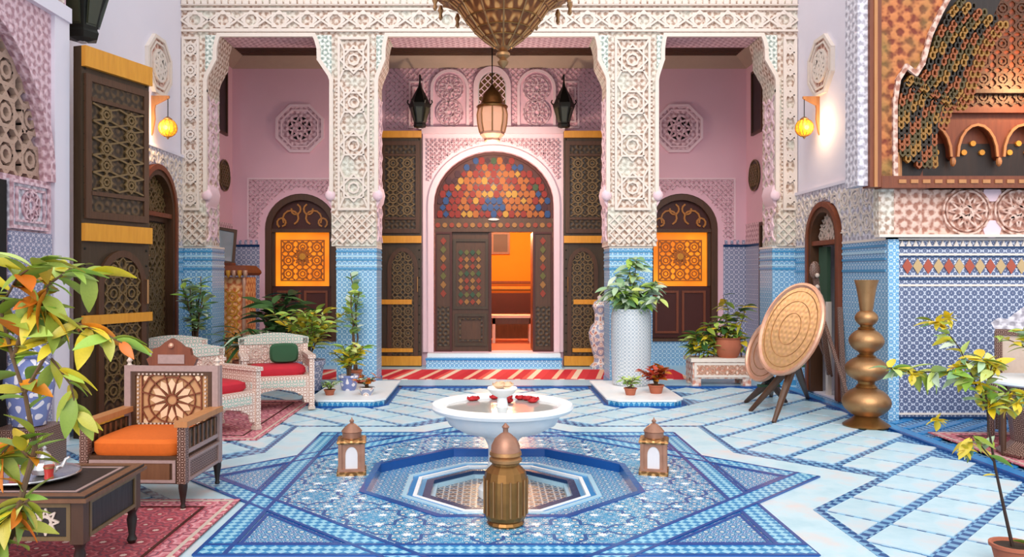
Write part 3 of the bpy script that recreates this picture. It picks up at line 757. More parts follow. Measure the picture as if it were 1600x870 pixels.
mb = MB(); frame(mb, mpP, 6.74, 7.34, 2.0, 2.42, .03, .03, .05); frame(mb, mpP, 6.82, 7.26, 2.06, 2.36, .02, .03, .05); straps(mb, rosette(7.04, 2.21, .13, 8, 3)+ring(7.04, 2.21, .13, 12)+ring(7.04, 2.21, .05, 8), mpP, .016, .03, .05); mb.build('panel_relief', M['carve_pink'], wp)
pbox(MB(), mpP, 6.76, 7.4, 0, 1.98, 0, .03).build('tiled_dado', M['grey_tile'], wp)
pbox(MB(), mpP, 7.44, 7.70, 0, 4.1, 0, .035).build('pier_edge', M['white_wall'], wp)
pbox(MB(), mpP, 3.6, 7.70, 4.02, 4.16, 0, .06).build('pier_moulding', M['white_wall'], wp)
pbox(MB(), mpP, 6.0, 6.72, 0, 2.40, .0, .02).build('opening_shade', M['black'], wp)  # black panel paints the dark of an opening; the wall stays closed
sg = star_field(6.0, 7.6, 4.2, 5.3, 4)
straps(MB(), sg, mpP, .03, 0, .03).build('strap_relief', M['cream'], wp)

# ------------------------------------------------------------------ right courtyard wall
wr = struct('wall_right', 'white courtyard wall with carved band and a narrow arched doorway', 'wall')
mpR = mR(XR)
RDY, RDH, RZS, RRI = 10.53, .47, 2.06, .46
wall_open(MB(), mpR, YC, YA+.05, 0, ZW, [(RDY, RDH, .02, RZS, RRI)], .35).build('wall_face', M['white_wall'], wr, merge=True)
band_strips(wr, mpR, YC, YA, RDY, RDH, RZS, RRI, 2.02, 2.74, 2.02, 'blue_tile')
plaque(wr, mpR, 10.63, Z(103, 10.63), .36, 'grey')
pbox(MB(), mpR, 9.42, 9.62, 2.78, ZW, 0, .03).build('carved_strip', M['carve_grey'], wr)
pbox(MB(), mpR, 8.9, 9.42, 2.05, ZW, 0, .015).build('corner_plaster', M['carve'], wr)
# alcove wall facing the camera
wa = struct('wall_alcove', 'slate blue mosaic alcove wall with rosette plaster band', 'wall')
mpC = mY(YC); XE = 8.4
pbox(MB(), mpC, XR, XE, 0, 2.60, 0, -.3).build('wall_face', M['white_wall'], wa)
pbox(MB(), mpC, XR, XE, 0, 1.98, 0, .03).build('tiled_dado', M['deep_tile'], wa)
pbox(MB(), mpC, XR-.02, XR+.1, 0, 2.0, 0, .05).build('corner_tile_strip', M['blue_tile'], wa)
cz = lambda py: Z(py, YC)
for (a, b, m) in ((375, 372, 'cream'), (388, 385, 'navy_dark'), (399, 396, 'cream'), (402, 400, 'navy_dark'), (432, 430, 'cream'), (437, 434, 'navy_dark'), (447, 444, 'cream'), (647, 644, 'cream'), (654, 650, 'navy_dark')):
    pbox(MB(), mpC, XR+.1, XE, cz(a), cz(b), .03, .04).build('tile_course', M[m], wa)
dm = M['rose']; dtile = [None, None]
dmats = [plain('rust_tile', '#b0523c', .3), plain('ochre_tile', '#c8a878', .3)]
for k in range(26):
    u = XR+.2+k*.115; zc = cz(416); i = k % 2; w = .055; h_ = .085
    if dtile[i] is None: dtile[i] = MB().prism([(0, -h_), (w, 0), (0, h_), (-w, 0)], mY(0), 0, .012).build('diamond_tile', dmats[i], wa); o = dtile[i]
    else: o = dtile[i].copy(); COL.objects.link(o)
    o.location = (u, YC-.03, zc)
tri = MB()
for k in range(40):
    u = XR+.14+k*.075; tri.prism([(u-.03, cz(385)), (u+.03, cz(385)), (u, cz(376))], mpC, .03, .045)
tag(tri.build('crenel_course', M['cream'], wa), kind='stuff')
pbox(MB(), mpC, 4.42, XE, 2.02, 2.58, 0, .06).build('plaster_band', M['carve_rose'], wa)
for k in range(6):
    u = X(1503, YC)+(k-1)*.57; zc = 2.31
    if u < 4.75: continue
    sgs = ring(u, zc, .26, 16, .1)+ring(u, zc, .22, 16)+rosette(u, zc, .2, 12, 5)+ring(u, zc, .075, 12)+rosette(u, zc, .11, 8, 3)
    straps(MB(), sgs, mpC, .02, .06, .095).build('plaster_rosette', M['carve_rose'], wa)
    for dz in (-.25, .25):
        r = MB().prism(ring_poly(u+.285, zc+dz*.8, .1, 10), mpC, .06, .085).build('plaster_boss', M['pink_trim'], wa)
pbox(MB(), mpC, 4.3, 4.47, 2.05, 2.56, -.02, .10).build('band_end_block', M['carve'], wa); pbox(MB(), mpC, 4.47, 4.78, 2.05, 2.56, .0, .09).build('band_end_block', M['carve_rose'], wa)
for z in (2.02, 2.56): pbox(MB(), mpC, 4.3, XE, z, z+.03, 0, .12).build('band_moulding', M['cream'], wa)
# ------------------------------------------------------------------ middle door
d1 = struct('door_1', 'dark painted double door under a stained glass arched fanlight, one leaf open', 'door')
mpD = mY(YB+.06)
floral = [plain('paint_red', '#8a3018', .5), plain('paint_olive', '#5f5c24', .5), plain('paint_gold', '#94642a', .5), plain('paint_green', '#2c4a30', .5)]
zt0, zt1 = bz(362), bz(341)
jm = [(bx(679), bx(706)), (bx(833), bx(864))]
for (a, b) in jm:
    p = pbox(MB(), mpD, a, b, ZTH, zt1, 0, -.12).build('door_jamb', M['wood'], d1)
    frame(MB(), mpD, a, b, ZTH, zt0, .035, 0, .02).build('jamb_edge', M['red_dark'], p)
    c = (a+b)/2
    for k in range(9):
        z = zt0-.16-k*.155
        if z < 1.15: break
        MB().prism([(c, z-.07), (c+.055, z), (c, z+.07), (c-.055, z)], mpD, 0, .014).build('painted_flower', floral[k % 3], p)
    pbox(MB(), mpD, a+.05, b-.05, ZTH+.1, 1.05, 0, .015).build('lower_panel', M['wood_carved'], p)
p = pbox(MB(), mpD, bx(679), bx(864), zt0, zt1, .02, -.14).build('transom_beam', M['wood'], d1)
for k in range(17):
    u = bx(684)+k*.123
    MB().prism(ring_poly(u, (zt0+zt1)/2, .045, 8), mpD, .02, .035).build('painted_flower', floral[(k*2) % 4], p)
MB().sphere((DX, YB+.02, zt1-.02), .05, 8, 6, (2, .5, .5)).build('plaster_knob', M['cream'], p)
# fanlight
fan = MB().prism(arch_poly(DX, DH, zt1, ZSP, DRI, 24), mpD, -.02, -.06).build('fanlight', M['red_dark'], d1)
random.seed(4)
zc0 = zt1
rows = 10
for r in range(rows):
    z0_, z1_ = zc0+.03+r*.118, zc0+.03+(r+1)*.118-.022
    n = 19
    for k in range(n):
        u = DX-DH+.05+(k+.5)*(2*DH-.1)/n+(.05 if r % 2 else 0)
        w = .050; zc = (z0_+z1_)/2; hh = .056
        if not all(arch_in(q, DX, DH-.03, zt1, ZSP, DRI-.03) for q in ((u-w, zc+hh), (u+w, zc+hh))): continue
        dist = math.hypot((u-DX), (zc-zc0-.25))
        gi = 2 if (dist < .2 and r < 3) else (random.choice([0, 1, 1, 4, 0, 0]) if dist < .75 else random.choice([0, 0, 2, 3, 1, 5]))
        kind = (k+r) % 3
        if kind == 0: pl = [(u-w, zc), (u-w*.6, zc-hh), (u+w*.6, zc-hh), (u+w, zc), (u+w*.6, zc+hh), (u-w*.6, zc+hh)]
        elif kind == 1: pl = [(u, zc-hh), (u+w, zc), (u, zc+hh), (u-w, zc)]
        else: pl = [(u+w*.95*cos(t*pi/4), zc+hh*sin(t*pi/4)) for t in range(8)]
        MB().prism([(u+(q[0]-u)*1.12, zc+(q[1]-zc)*1.1) for q in pl], mpD, -.02, -.004+.0006*((k*5+r*3) % 7)).build('pane', GLASS[gi], fan)
a = MB(); arch_band(a, mpD, DX, DH-.05, DH, zt1, ZSP, DRI-.05, DRI, -.02, .02, 24); a.build('fanlight_rim', M['red_dark'], d1)
# closed leaf with painted lattice
l0, l1 = bx(706), bx(768)
lf = pbox(MB(), mpD, l0, l1, ZTH, zt0, -.04, -.10).build('door_leaf', M['wood'], d1)
frame(MB(), mpD, l0+.02, l1-.06, 1.0, zt0-.12, .05, -.04, -.015).build('upper_frame', M['wood_leaf'], lf)
for i in range(4):
    for j in range(8):
        u, z = l0+.155+i*.105, 1.13+j*.125
        MB().prism([(u, z-.055), (u+.047, z), (u, z+.055), (u-.047, z)], mpD, -.04, -.022).build('painted_lozenge', floral[(i*2+j*3+(j//3)) % 4], lf)
frame(MB(), mpD, l0+.05, l1-.08, ZTH+.1, .92, .05, -.04, -.01).build('lower_frame', M['wood_leaf'], lf)
frame(MB(), mpD, l0+.13, l1-.16, ZTH+.18, .84, .03, -.04, -.02).build('lower_panel', M['wood_carved'], lf)
pbox(MB(), mpD, l1-.05, l1, ZTH, zt0, -.03, .0).build('meeting_stile', M['red_dark'], lf)
ol = MB().box(bx(833), bx(833)+.05, YB+.16, YB+.85, ZTH, zt0).build('open_leaf', M['wood_red'], d1)
# orange room behind
rm = struct('wall_room', 'orange room seen through the open leaf of the middle door', 'room')
RY = 18.2
MB().box(-2.3, 2.6, RY, RY+.1, ZTH, 3.6).build('room_back', M['orange_wall'], rm)
MB().box(-2.4, -2.3, YB+.32, RY, ZTH, 3.6).build('room_side', M['orange_wall'], rm)
MB().box(2.6, 2.7, YB+.32, RY, ZTH, 3.6).build('room_side', M['orange_wall'], rm)
MB().box(-2.4, 2.7, YB+.32, RY+.1, 3.6, 3.7).build('room_ceiling', M['cream'], rm)
MB().box(-2.4, 2.7, YB+.3, RY+.1, ZTH-.1, ZTH).build('room_floor', M['terracotta'], rm)
MB().box(-2.3, 2.6, RY-.02, RY, ZTH, 1.42).build('room_dado', M['room_dado'], rm)
for z, m in ((1.42, 'wood_red'), (1.30, 'gold_bar'), (1.12, 'wood_red')): MB().box(-2.3, 2.6, RY-.03, RY, z, z+.05).build('dado_rail', M[m], rm)
pc = thing('framed_picture', 'small dark red framed picture on the orange room wall', 'picture', (X(782, RY), RY-.03, Z(380, RY)))
frame(MB(), mY(0), -.21, .21, -.25, .25, .05, -.02, .03).build('picture_frame', M['wood_red'], pc)
pbox(MB(), mY(0), -.17, .17, -.21, .21, -.02, .01).build('canvas', M['red_dark'], pc)
rt = thing('low_table', 'small light wood table inside the orange room', 'table', (X(800, 16.2), 16.2, ZTH))
MB().box(-.42, .42, -.3, .3, .50, .55).build('tabletop', M['ivory'], rt)
for sx in (-1, 1):
    for sy in (-1, 1): MB().box(sx*.37-.03, sx*.37+.03, sy*.25-.03, sy*.25+.03, 0, .5).build('leg', M['ivory'], rt)
MB().box(-.4, .4, -.28, -.25, .38, .5).build('apron', M['wood'], rt)
rs = thing('banquette', 'dark red banquette against the wall of the orange room', 'sofa', (X(805, 17.5), 17.5, ZTH))
MB().box(-1.4, 1.4, -.4, .5, 0, .38).build('base', M['wood'], rs)
MB().box(-1.4, 1.4, -.38, .5, .38, .52).build('seat', M['red_dark'], rs)
MB().box(-1.4, 1.4, .3, .5, .52, .95).build('backrest', M['red_dark'], rs)
rl = thing('added_room_lamp', 'added unseen brass pendant lamp warming the orange room', 'lamp', (.3, 16, 2.9))  # added, unseen lamp to account for the warm light in the room
MB().lathe([(.02, .7), (.02, .25), (.2, .05), (.22, 0), (.18, 0), (.02, .2)], 12, caps=False).build('shade', M['brass'], rl, True)
MB().sphere((0, 0, -.02), .07).build('bulb', M['lamp_glass'], rl, True)
def point(name, loc, e, col, r=.15, parent=None):
    l = bpy.data.lights.new(name, 'POINT'); l.energy = e; l.color = col; l.shadow_soft_size = r
    o = bpy.data.objects.new(name, l); COL.objects.link(o); o.location = loc
    if parent: o.parent = parent
    return o
point('added_room_light', (0, 0, -.25), 230, (1, .66, .34), .2, rl)

# ------------------------------------------------------------------ arched gallery windows
def gal_window(n, c, lab):
    w = struct('window_%d' % n, lab, 'window'); mp = mY(YB+.08)
    a = MB(); arch_band(a, mp, c, WH_-.11, WH_, WZB, WZS, WRI-.11, WRI, -.1, .06); a.build('window_frame', M['wood'], w)
    h = WH_-.11
    MB().prism(arch_poly(c, h, WZS, WZS, WRI-.11, 18), mp, -.06, -.03).build('arch_panel', M['red_dark'], w)
    sc = MB()
    for s in (-1, 1):
        for (r0, cx_, cz_, a0, a1) in ((.16, .19, .2, -.5, 4.2), (.09, .36, .12, -1, 4.5), (.1, .12, .36, 2, 6.5)):
            pts = [(c+s*(cx_+r0*(1-.1*k/3)*cos(a0+(a1-a0)*k/9)), WZS+cz_*.95+r0*(1-.1*k/3)*sin(a0+(a1-a0)*k/9)) for k in range(10)]
            straps(sc, [q for q in zip(pts[:-1], pts[1:]) if arch_in(q[0], c, h-.02, 0, WZS, WRI-.13)], mp, .028, -.03, -.005)
    sc.build('arch_scrolls', plain('scroll_gilt', '#b9762e', .45), w)
    pbox(MB(), mp, c-h, c+h, WZS-.06, WZS, -.06, .03).build('transom', M['wood'], w)
    z0, z1 = bz(447), WZS-.06
    pbox(MB(), mp, c-h+.05, c+h-.05, z0, z1, -.09, -.06).build('lit_panel', M['orange_win'], w)
    for e in (c-h, c+h-.05): pbox(MB(), mp, e, e+.05, z0, z1, -.09, .0).build('stile', M['wood'], w)
    fm = plain('amber_wood_lattice', '#c06a1c', .5) if 'amber_wood_lattice' not in bpy.data.materials else bpy.data.materials['amber_wood_lattice']
    a0, a1 = c-h+.05, c+h-.05; zm = (z0+z1)/2+.05
    sg = rect(a0+.1, a1-.1, z0+.1, z1-.14)+star_field(a0+.1, a1-.1, z0+.1, z1-.14, 3, 3)+rosette(c, zm, .16, 8, 3)+ring(c, zm, .09, 12)
    straps(MB(), sg, mp, .02, -.06, -.035).build('panel_lattice', fm, w)
    MB().prism(ring_poly(c, zm, .06, 8), mp, -.06, -.02).build('panel_boss', M['gold_bar'], w)
    pbox(MB(), mp, c-h, c+h, WZB, z0, -.09, -.04).build('lower_panel', M['red_dark'], w)
    frame(MB(), mp, c-h+.08, c-.03, WZB+.08, z0-.08, .04, -.04, -.02).build('lower_frame', M['wood_red'], w)
    frame(MB(), mp, c+.03, c+h-.08, WZB+.08, z0-.08, .04, -.04, -.02).build('lower_frame', M['wood_red'], w)
    pbox(MB(), mp, c-WH_-.05, c+WH_+.05, WZB-.05, WZB, -.1, .13).build('window_sill', M['wood'], w)
gal_window(1, WLX, 'arched window with orange backlit lattice behind the left plants')
gal_window(2, WRX, 'arched window with orange backlit lattice above the cream planter')
# small arched window over the door
w3 = struct('window_3', 'small arched window with leaded panes above the middle door', 'window')
c = bx(769); mp = mY(YB)
MB().prism(arch_poly(c, .27, 4.2, 4.9, .3, 16), mp, 0, .02).build('glazing', M['frost'], w3)
MB().prism(arch_poly(c, .23, 4.2, 4.9, .26, 16), mp, .02, .03).build('dark_pane', plain('amber_dark_glass', '#6a5030', .2), w3)
straps(MB(), [s for s in split(diamonds(c-.22, c+.22, 4.5, 5.15, .12), .04) if arch_in(s[0], c, .22, 4.2, 4.9, .25)], mp, .014, .03, .045).build('leading', M['pink_trim'], w3)
a = MB(); arch_band(a, mp, c, .25, .33, 4.18, 4.9, .28, .37, 0, .07); a.build('window_frame', M['pink_trim'], w3)

# ------------------------------------------------------------------ tall carved leaves with golden bars
def big_leaf(name, lab, loc, rz, w, h, bars, wick):
    t = thing(name, lab, 'door leaf', loc, rz); mp = mY(-.05); hw = w/2
    MB().box(-hw, hw, -.05, .05, 0, h).build('slab', M['wood_leaf'], t)
    for z0, z1, u0, u1 in bars:
        b = MB().box(u0*hw, u1*hw, -.10, -.05, z0*h, z1*h).build('golden_bar', M['gold_bar'], t)
    zb, zt = bars[1][1]*h, bars[0][0]*h
    p = frame(MB(), mp, -hw+.03, hw-.03, zb+.05, zt-.06, .07, 0, .03).build('panel_frame', M['wood'], t)
    pbox(MB(), mp, -hw+.1, hw-.1, zb+.12, zt-.13, 0, .012).build('carved_panel', M['wood_carved'], p)
    straps(MB(), star_field(-hw+.12, hw-.12, zb+.34, zt-.34, 2, 5), mp, .018, .012, .032).build('carved_straps', M['wood_relief'], p)
    for z in (zb+.3, zt-.3): pbox(MB(), mp, -hw+.1, hw-.1, z-.02, z+.02, 0, .035).build('panel_rail', M['wood'], p)
    # lower wicket with an arch
    zs = bars[1][0]*h-.45; cx = wick*hw*.12; ww = hw*.72
    a = MB(); arch_band(a, mp, cx, ww-.07, ww, .12, zs, .30, .37, 0, .035); wk = a.build('wicket_frame', M['wood'], t)
    MB().prism(arch_poly(cx, ww-.07, .12, zs, .30, 14), mp, 0, .01).build('wicket_panel', M['wood_carved'], wk)
    sg = [s for s in split(star_field(cx-ww+.08, cx+ww-.08, .3, zs+.3, 2), .06) if arch_in(s[0], cx, ww-.08, 0, zs, .3)]
    straps(MB(), sg, mp, .014, .01, .026).build('carved_straps', M['wood_relief'], wk)
    st = MB()
    for k in range(int(h/.16)):
        for s in (-1, 1): st.sphere((s*(hw-.04), -.05, .1+k*.16), .014, 6, 4)
    tag(st.build('studs', M['iron'], t), kind='stuff')
    MB().tube([(wick*hw*.82, -.05, 1.3), (wick*hw*.82, -.11, 1.3), (wick*hw*.82, -.11, 1.55), (wick*hw*.82, -.05, 1.55)], .012, 6).build('pull_handle', M['brass'], t, True)
    return t
YLF = 13.93; lx = lambda px: X(px, YLF)
wlf = lx(659)-lx(593); hlf = 4.08
bars = [(.972, 1., -1, 1), (.525, .555, -1, 1), (.265, .285, -1, .55), (.005, .045, -1, 1), (.062, .078, -1, .6)]
big_leaf('carved_door_leaf', 'tall dark carved leaf with golden bars left of the middle door', ((lx(593)+lx(659))/2, YLF, .018), 0, wlf, hlf, bars, 1)
bars2 = [(a, b, -d_, -c_) for a, b, c_, d_ in bars]
big_leaf('carved_door_leaf', 'tall dark carved leaf with golden bars right of the middle door', ((lx(880)+lx(947))/2, YLF, .018), 0, wlf, hlf, bars2, -1)
n_, f_ = Vector((-3.99, 7.78)), Vector((-3.70, 8.64)); cc = (n_+f_)/2; dd = f_-n_
barsL = [(.948, 1., -1, 1), (.505, .55, -1, 1), (.29, .315, -1, 1), (.005, .045, -1, 1)]
big_leaf('carved_door_leaf', 'tall dark carved leaf with golden bars near the white pier', (cc.x, cc.y, .001), math.atan2(dd.y, dd.x), dd.length, 3.83, barsL, 1)

# ------------------------------------------------------------------ side wall doors
def fret_door(n, lab, mp, c, hw, zs, ri, closed):
    d = struct('door_%d' % n, lab, 'door'); zb = .02
    a = MB(); arch_band(a, mp, c, hw-.09, hw, zb, zs, ri-.09, ri, -.12, .05); a.build('door_frame', M['wood'], d)
    a = MB(); arch_band(a, mp, c, hw-.02, hw+.05, zb, zs, ri-.02, ri+.05, 0, .07); a.build('frame_moulding', M['wood_red'], d)
    h = hw-.09
    MB().prism(arch_poly(c, h, zs, zs, ri-.09, 16), mp, -.12, -.08).build('arch_panel', M['wood_black'], d)
    sg = [s for s in split(rosette(c, zs+ri*.35, h*.8, 12, 5)+diamonds(c-h, c+h, zs, zs+ri, .11)+ring(c, zs+ri*.35, h*.3, 12), .05) if arch_in(s[0], c, h, zs, zs, ri-.1) and arch_in(s[1], c, h, zs, zs, ri-.1)]
    straps(MB(), sg, mp, .02, -.08, -.05).build('arch_fretwork', M['ivory'] if n == 3 else M['wood_relief'], d)
    pbox(MB(), mp, c-h, c+h, zs-.06, zs, -.12, .03).build('transom', M['wood_red'], d)
    if closed:
        lf = pbox(MB(), mp, c-h, c+h, zb, zs-.06, -.12, -.07).build('door_leaf', M['wood_black'], d)
        straps(MB(), star_field(c-h+.06, c+h-.06, zb+.1, zs-.15, 3)+diamonds(c-h+.06, c+h-.06, zb+.1, zs-.15, .15), mp, .02, -.07, -.045).build('leaf_fretwork', M['wood_relief'], lf)
        frame(MB(), mp, c-h, c+h, zb, zs-.06, .06, -.07, -.035).build('leaf_frame', M['wood'], lf)
        hb = MB()
        for z in (1.45, 1.65, 1.85): hb.box(*sorted((mp(c-h+.1, z, -.05).x, mp(c-h+.1, z, .0).x)), c-h+.05, c-h+.30, z, z+.02)
        hb.build('brass_latch', M['brass'], lf)
    return d
fret_door(2, 'dark fretwork door under a pierced arch beside the tall leaf', mpL, LDY, LDH, LZS, LRI, True)
d3 = fret_door(3, 'narrow arched doorway with pierced transom behind the folded tables', mpR, RDY, RDH, RZS, RRI, False)
MB().box(XR+.34, XR+.9, RDY-.6, RDY+.6, 0.02, 2.1).build('passage_shade', M['black'], d3)  # black block paints in the darkness of the passage
MB().box(XR+.10, XR+.16, RDY-.36, RDY-.05, .02, 1.98).build('door_leaf', M['wood_red'], d3)
MB().box(XR+.05, XR+.10, RDY+.08, RDY+.34, 1.0, 1.98).build('green_curtain', plain('green_cloth', '#3f5a44', .9), d3)
MB().box(XR+.04, XR+.09, RDY+.03, RDY+.10, .02, 1.25).build('white_post', M['cream'], d3)

# ------------------------------------------------------------------ carved wooden niche over the alcove
nw = struct('wall_alcove_niche', 'carved and painted wooden arch with honeycomb vaulting above the rosette band', 'niche')
YN = 8.72; mpN = mY(YN); nx = lambda px: X(px, YN); nz = lambda py: Z(py, YN)
paint_fl = carved('painted_floral_wood', '#7a301a', '#c87844', .12, tint='#7a7a3a')
u0 = nx(1374); ztop = 5.6; zb0 = nz(290)
edge = [(nx(1398), zb0), (nx(1397), nz(225)), (nx(1397), nz(160)), (nx(1402), nz(125)), (nx(1415), nz(104)), (nx(1430), nz(116)), (nx(1440), nz(100)), (nx(1452), nz(55)), (nx(1468), nz(20)), (nx(1485), nz(-10)), (nx(1530), nz(-70)), (nx(1640), nz(-125)), (nx(1760), nz(-140)), (XE, nz(-145))]
mb = MB().prism([(u0, zb0), (edge[0][0], zb0)]+edge[1:]+[(XE, ztop), (u0, ztop)], mpN, 0, -.12); mb.build('painted_spandrel', paint_fl, nw)
straps(MB(), list(zip(edge[:-1], edge[1:])), mpN, .05, 0, .03).build('arch_moulding', M['carve_rose'], nw)
pbox(MB(), mpN, nx(1356), nx(1374), zb0-.02, ztop, -.12, .05).build('corner_post', M['wood_red'], nw)
pbox(MB(), mpN, nx(1362), nx(1367), zb0-.02, ztop, .05, .065).build('post_bead', M['wood_light'], nw)
pbox(MB(), mpN, nx(1374), XE, zb0-.03, zb0+.10, -.11, .055).build('bottom_rail', M['wood_red'], nw)
bd_ = MB()
for k in range(24): pbox(bd_, mpN, nx(1400)+k*.13, nx(1400)+k*.13+.08, zb0+.02, zb0+.06, .05, .065)
tag(bd_.build('rail_lozenges', M['wood_light'], nw), kind='stuff')
pbox(MB(), mpN, nx(1340), nx(1356), zb0, ztop, -.3, .0).build('plaster_return', M['carve_grey'], nw)
YK = YN+1.1
MB().box(XR+.3, XE, YK, YK+.1, 2.4, ztop).build('niche_back', M['wood_red'], nw)
MB().box(XR-.04, XR+.37, YN+.14, YC-.005, 2.57, ztop).build('niche_side', M['wood_red'], nw)
MB().box(XR+.36, XE, YN-.02, YK, 2.58, zb0-.03).build('niche_floor', M['wood'], nw)
kb = lambda px: X(px, YK); kz = lambda py: Z(py, YK); mpK = mY(YK)
pbox(MB(), mpK, kb(1400), XE, kz(275), kz(225), 0, .02).build('recess_shade', M['wood_black'], nw)  # dark sheet painting the shade of the recess under the valance
pbox(MB(), mpK, kb(1400), XE, kz(148), kz(142), 0, .1).build('niche_rail', M['wood'], nw)
pbox(MB(), mpK, kb(1400), XE, kz(178), kz(170), 0, .08).build('niche_rail', M['wood_red'], nw)
# scalloped valance
cw = kb(1553)-kb(1482)
for k in range(4):
    cxx = kb(1517)+(k-1)*cw*1.0
    pl = [(cxx-cw/2, kz(190)), (cxx+cw/2, kz(190)), (cxx+cw/2, kz(252))]
    ap = [(cxx+cw*.5*cos(pi*i/10)*.86, kz(246)+(kz(198)-kz(246))*sin(pi*i/10)) for i in range(11)]
    pl += ap+[(cxx-cw/2, kz(252))]
    v = MB().prism(pl, mpK, .02, .12).build('valance', M['wood_red'], nw)
    straps(MB(), list(zip(ap[:-1], ap[1:])), mpK, .03, .12, .145).build('valance_rim', M['wood_light'], v)
    MB().sphere((cxx+cw/2, YK-.1, kz(254)), .035, 8, 6, (1, 1, 1.8)).build('valance_drop', M['wood_light'], v, True)
    for s in (-1, 0, 1): MB().prism(ring_poly(cxx+s*.11, kz(225+abs(s)*14), .035, 8), mpK, .02, .05).build('valance_boss', M['gold_bar'], v)
nb = MB(); straps(nb, star_field(kb(1400), kb(1640), kz(165), kz(0), 8, 6), mpK, .02, 0, .02); nb.build('niche_carving', M['wood'], nw)
# honeycomb cells: tiers stepping back and inward along the arch
cell_m = [plain('muqarnas_olive', '#5e4c26', .55, var=.3), plain('muqarnas_ochre', '#a8742e', .5, var=.3), plain('muqarnas_umber', '#2e2012', .55), plain('muqarnas_rust', '#a4562a', .5, var=.3)]
def cell_mesh(m):
    b = MB(); arch_band(b, mY(0), 0, .013, .031, -.03, .0, .018, .036, -.06, 0, 6); b.prism([(-.031, -.03), (.031, -.03), (0, -.062)], mY(0), -.04, .004)
    return b
gp = edge[:11]; MB().prism(gp+[(nx(1600), nz(-60)), (nx(1545), nz(60)), (nx(1496), nz(150)), (nx(1464), nz(235)), (nx(1440), zb0)], mpN, -.13, -.15).build('muqarnas_ground', M['wood_black'], nw)
srcs = [None]*4; cnt = 0
cl = [(1405, 232), (1404, 215), (1403, 198), (1403, 180), (1403, 162), (1406, 145), (1411, 128), (1419, 118), (1434, 122), (1444, 108), (1449, 90), (1455, 72), (1461, 55), (1469, 38), (1477, 22), (1488, 8), (1499, -6), (1512, -20)]
cl2 = []
for a_, b_ in zip(cl[:-1], cl[1:]):
    cl2 += [a_, ((a_[0]+b_[0])/2, (a_[1]+b_[1])/2)]
cl = cl2[:33]
for tier in range(9):
    for i, (qx, qy) in enumerate(cl):
        if i < 9 and tier > 6: continue
        pxx = qx+4+tier*10.2; pyy = qy+5+tier*4+(tier % 2)*5
        Yd = YN-.02+tier*.02
        if pyy > 258: continue
        s = (i*3+tier*5+(i//2)) % 4
        if tier > 6: s = (1, 3)[i % 2]
        if cnt > 298: continue
        if srcs[s] is None: srcs[s] = cell_mesh(0).build('muqarnas_cell', cell_m[s], nw); o = srcs[s]
        else: o = srcs[s].copy(); COL.objects.link(o)
        o.location = (X(pxx, YN), Yd, Z(pyy, YN)); o.scale = (1.05, 1, 1.0); cnt += 1
for k in range(4):
    b = MB(); b.tube([(nx(1404+k*9), YN+.02+k*.08, zb0+.1), (nx(1404+k*9), YN+.02+k*.08, nz(238))], .024, 8); b.build('colonnette', M['wood_light'], nw, True)
al = thing('added_niche_lamp', 'added unseen brass lamp high inside the carved wooden niche', 'lamp', (nx(1720), YN+.55, 4.3))  # lamp put in out of view to give the arch its warm light
MB().lathe([(.01, 1.15), (.012, .2), (.1, .12), (.12, 0), (.05, -.12), (.01, -.16)], 10).build('lamp_body', M['brass_eng'], al, True)
MB().sphere((0, 0, -.02), .125, 10, 6, (1, 1, .5)).build('lamp_band', M['amber'], al, True)
point('added_niche_light', (0, -.05, -.3), 65, (1, .55, .24), .12, al)
# ------------------------------------------------------------------ fountain and pots in the middle
ZF = .012
ft = thing('marble_fountain', 'white marble fountain bowl on a pedestal in the octagonal basin', 'fountain', (CX+.01, CY, .009))
MB().lathe([(.19, -.139), (.19, -.08), (.16, -.05), (.13, .04), (.12, .08), (.11, .13), (.11, .24), (.14, .31), (.19, .345)], 24).build('pedestal', M['marble'], ft, True)
MB().lathe([(.17, .33), (.20, .345), (.32, .375), (.42, .43), (.455, .49), (.47, .515), (.545, .535), (.56, .56), (.55, .585), (.50, .592), (.455, .575), (.42, .53), (.02, .51)], 48).build('bowl', M['marble'], ft, True)
MB().lathe([(.452, .545), (.452, .556)], 32).build('water', M['water'], ft)
MB().lathe([(.05, .55), (.04, .60), (.035, .63), (.09, .66), (.12, .70), (.115, .71), (.03, .70)], 20).build('spout_cup', M['marble'], ft, True)
MB().tube([(-.02, -.20, .30), (-.02, -.24, .33), (-.02, -.25, .29)], .012, 6).build('tap', M['iron'], ft, True)
def rose(parent_loc, r, lab, mat='rose'):
    t = thing('rose_head', lab, 'rose', parent_loc, random.random()*6, 'rose heads floating in the fountain')
    MB().sphere((0, 0, r*.5), r*.6, 8, 6, (1, 1, .8)).build('heart', M[mat], t, True)
    for k in range(5):
        a = 2*pi*k/5; b = MB(); n = 4
        vs = []
        for i in range(n+1):
            s = -1+2*i/n; aa = a+s*.62
            for (rr, z) in ((r*.45, .1*r), (r*1.0, .45*r), (r*.95, .9*r*(1-.3*s*s))): vs.append((rr*cos(aa), rr*sin(aa), z))
        fs = [(i*3+j, i*3+j+1, i*3+j+4, i*3+j+3) for i in range(n) for j in range(2)]
        b.add(vs, fs).build('petal', M[mat], t, True)
random.seed(11)
fz = .009+.556
rl_ = []
for i, (qx, qy) in enumerate([(838, 614), (855, 617), (872, 620), (866, 613), (848, 610), (832, 629), (794, 629), (806, 606), (762, 614), (712, 621), (706, 617), (845, 621)]):
    Y = (H-fz)*F/(qy-VY); p = Vector((X(qx, Y), Y)); v = p-Vector((CX+.01, CY))
    if v.length > .39: v *= .39/v.length
    rl_.append((v.x, v.y))
ords = ['leftmost', 'second from left', 'third from left', 'fourth from left', 'fifth from left', 'sixth from left', 'seventh from left', 'fifth from right', 'fourth from right', 'third from right', 'second from right', 'rightmost']
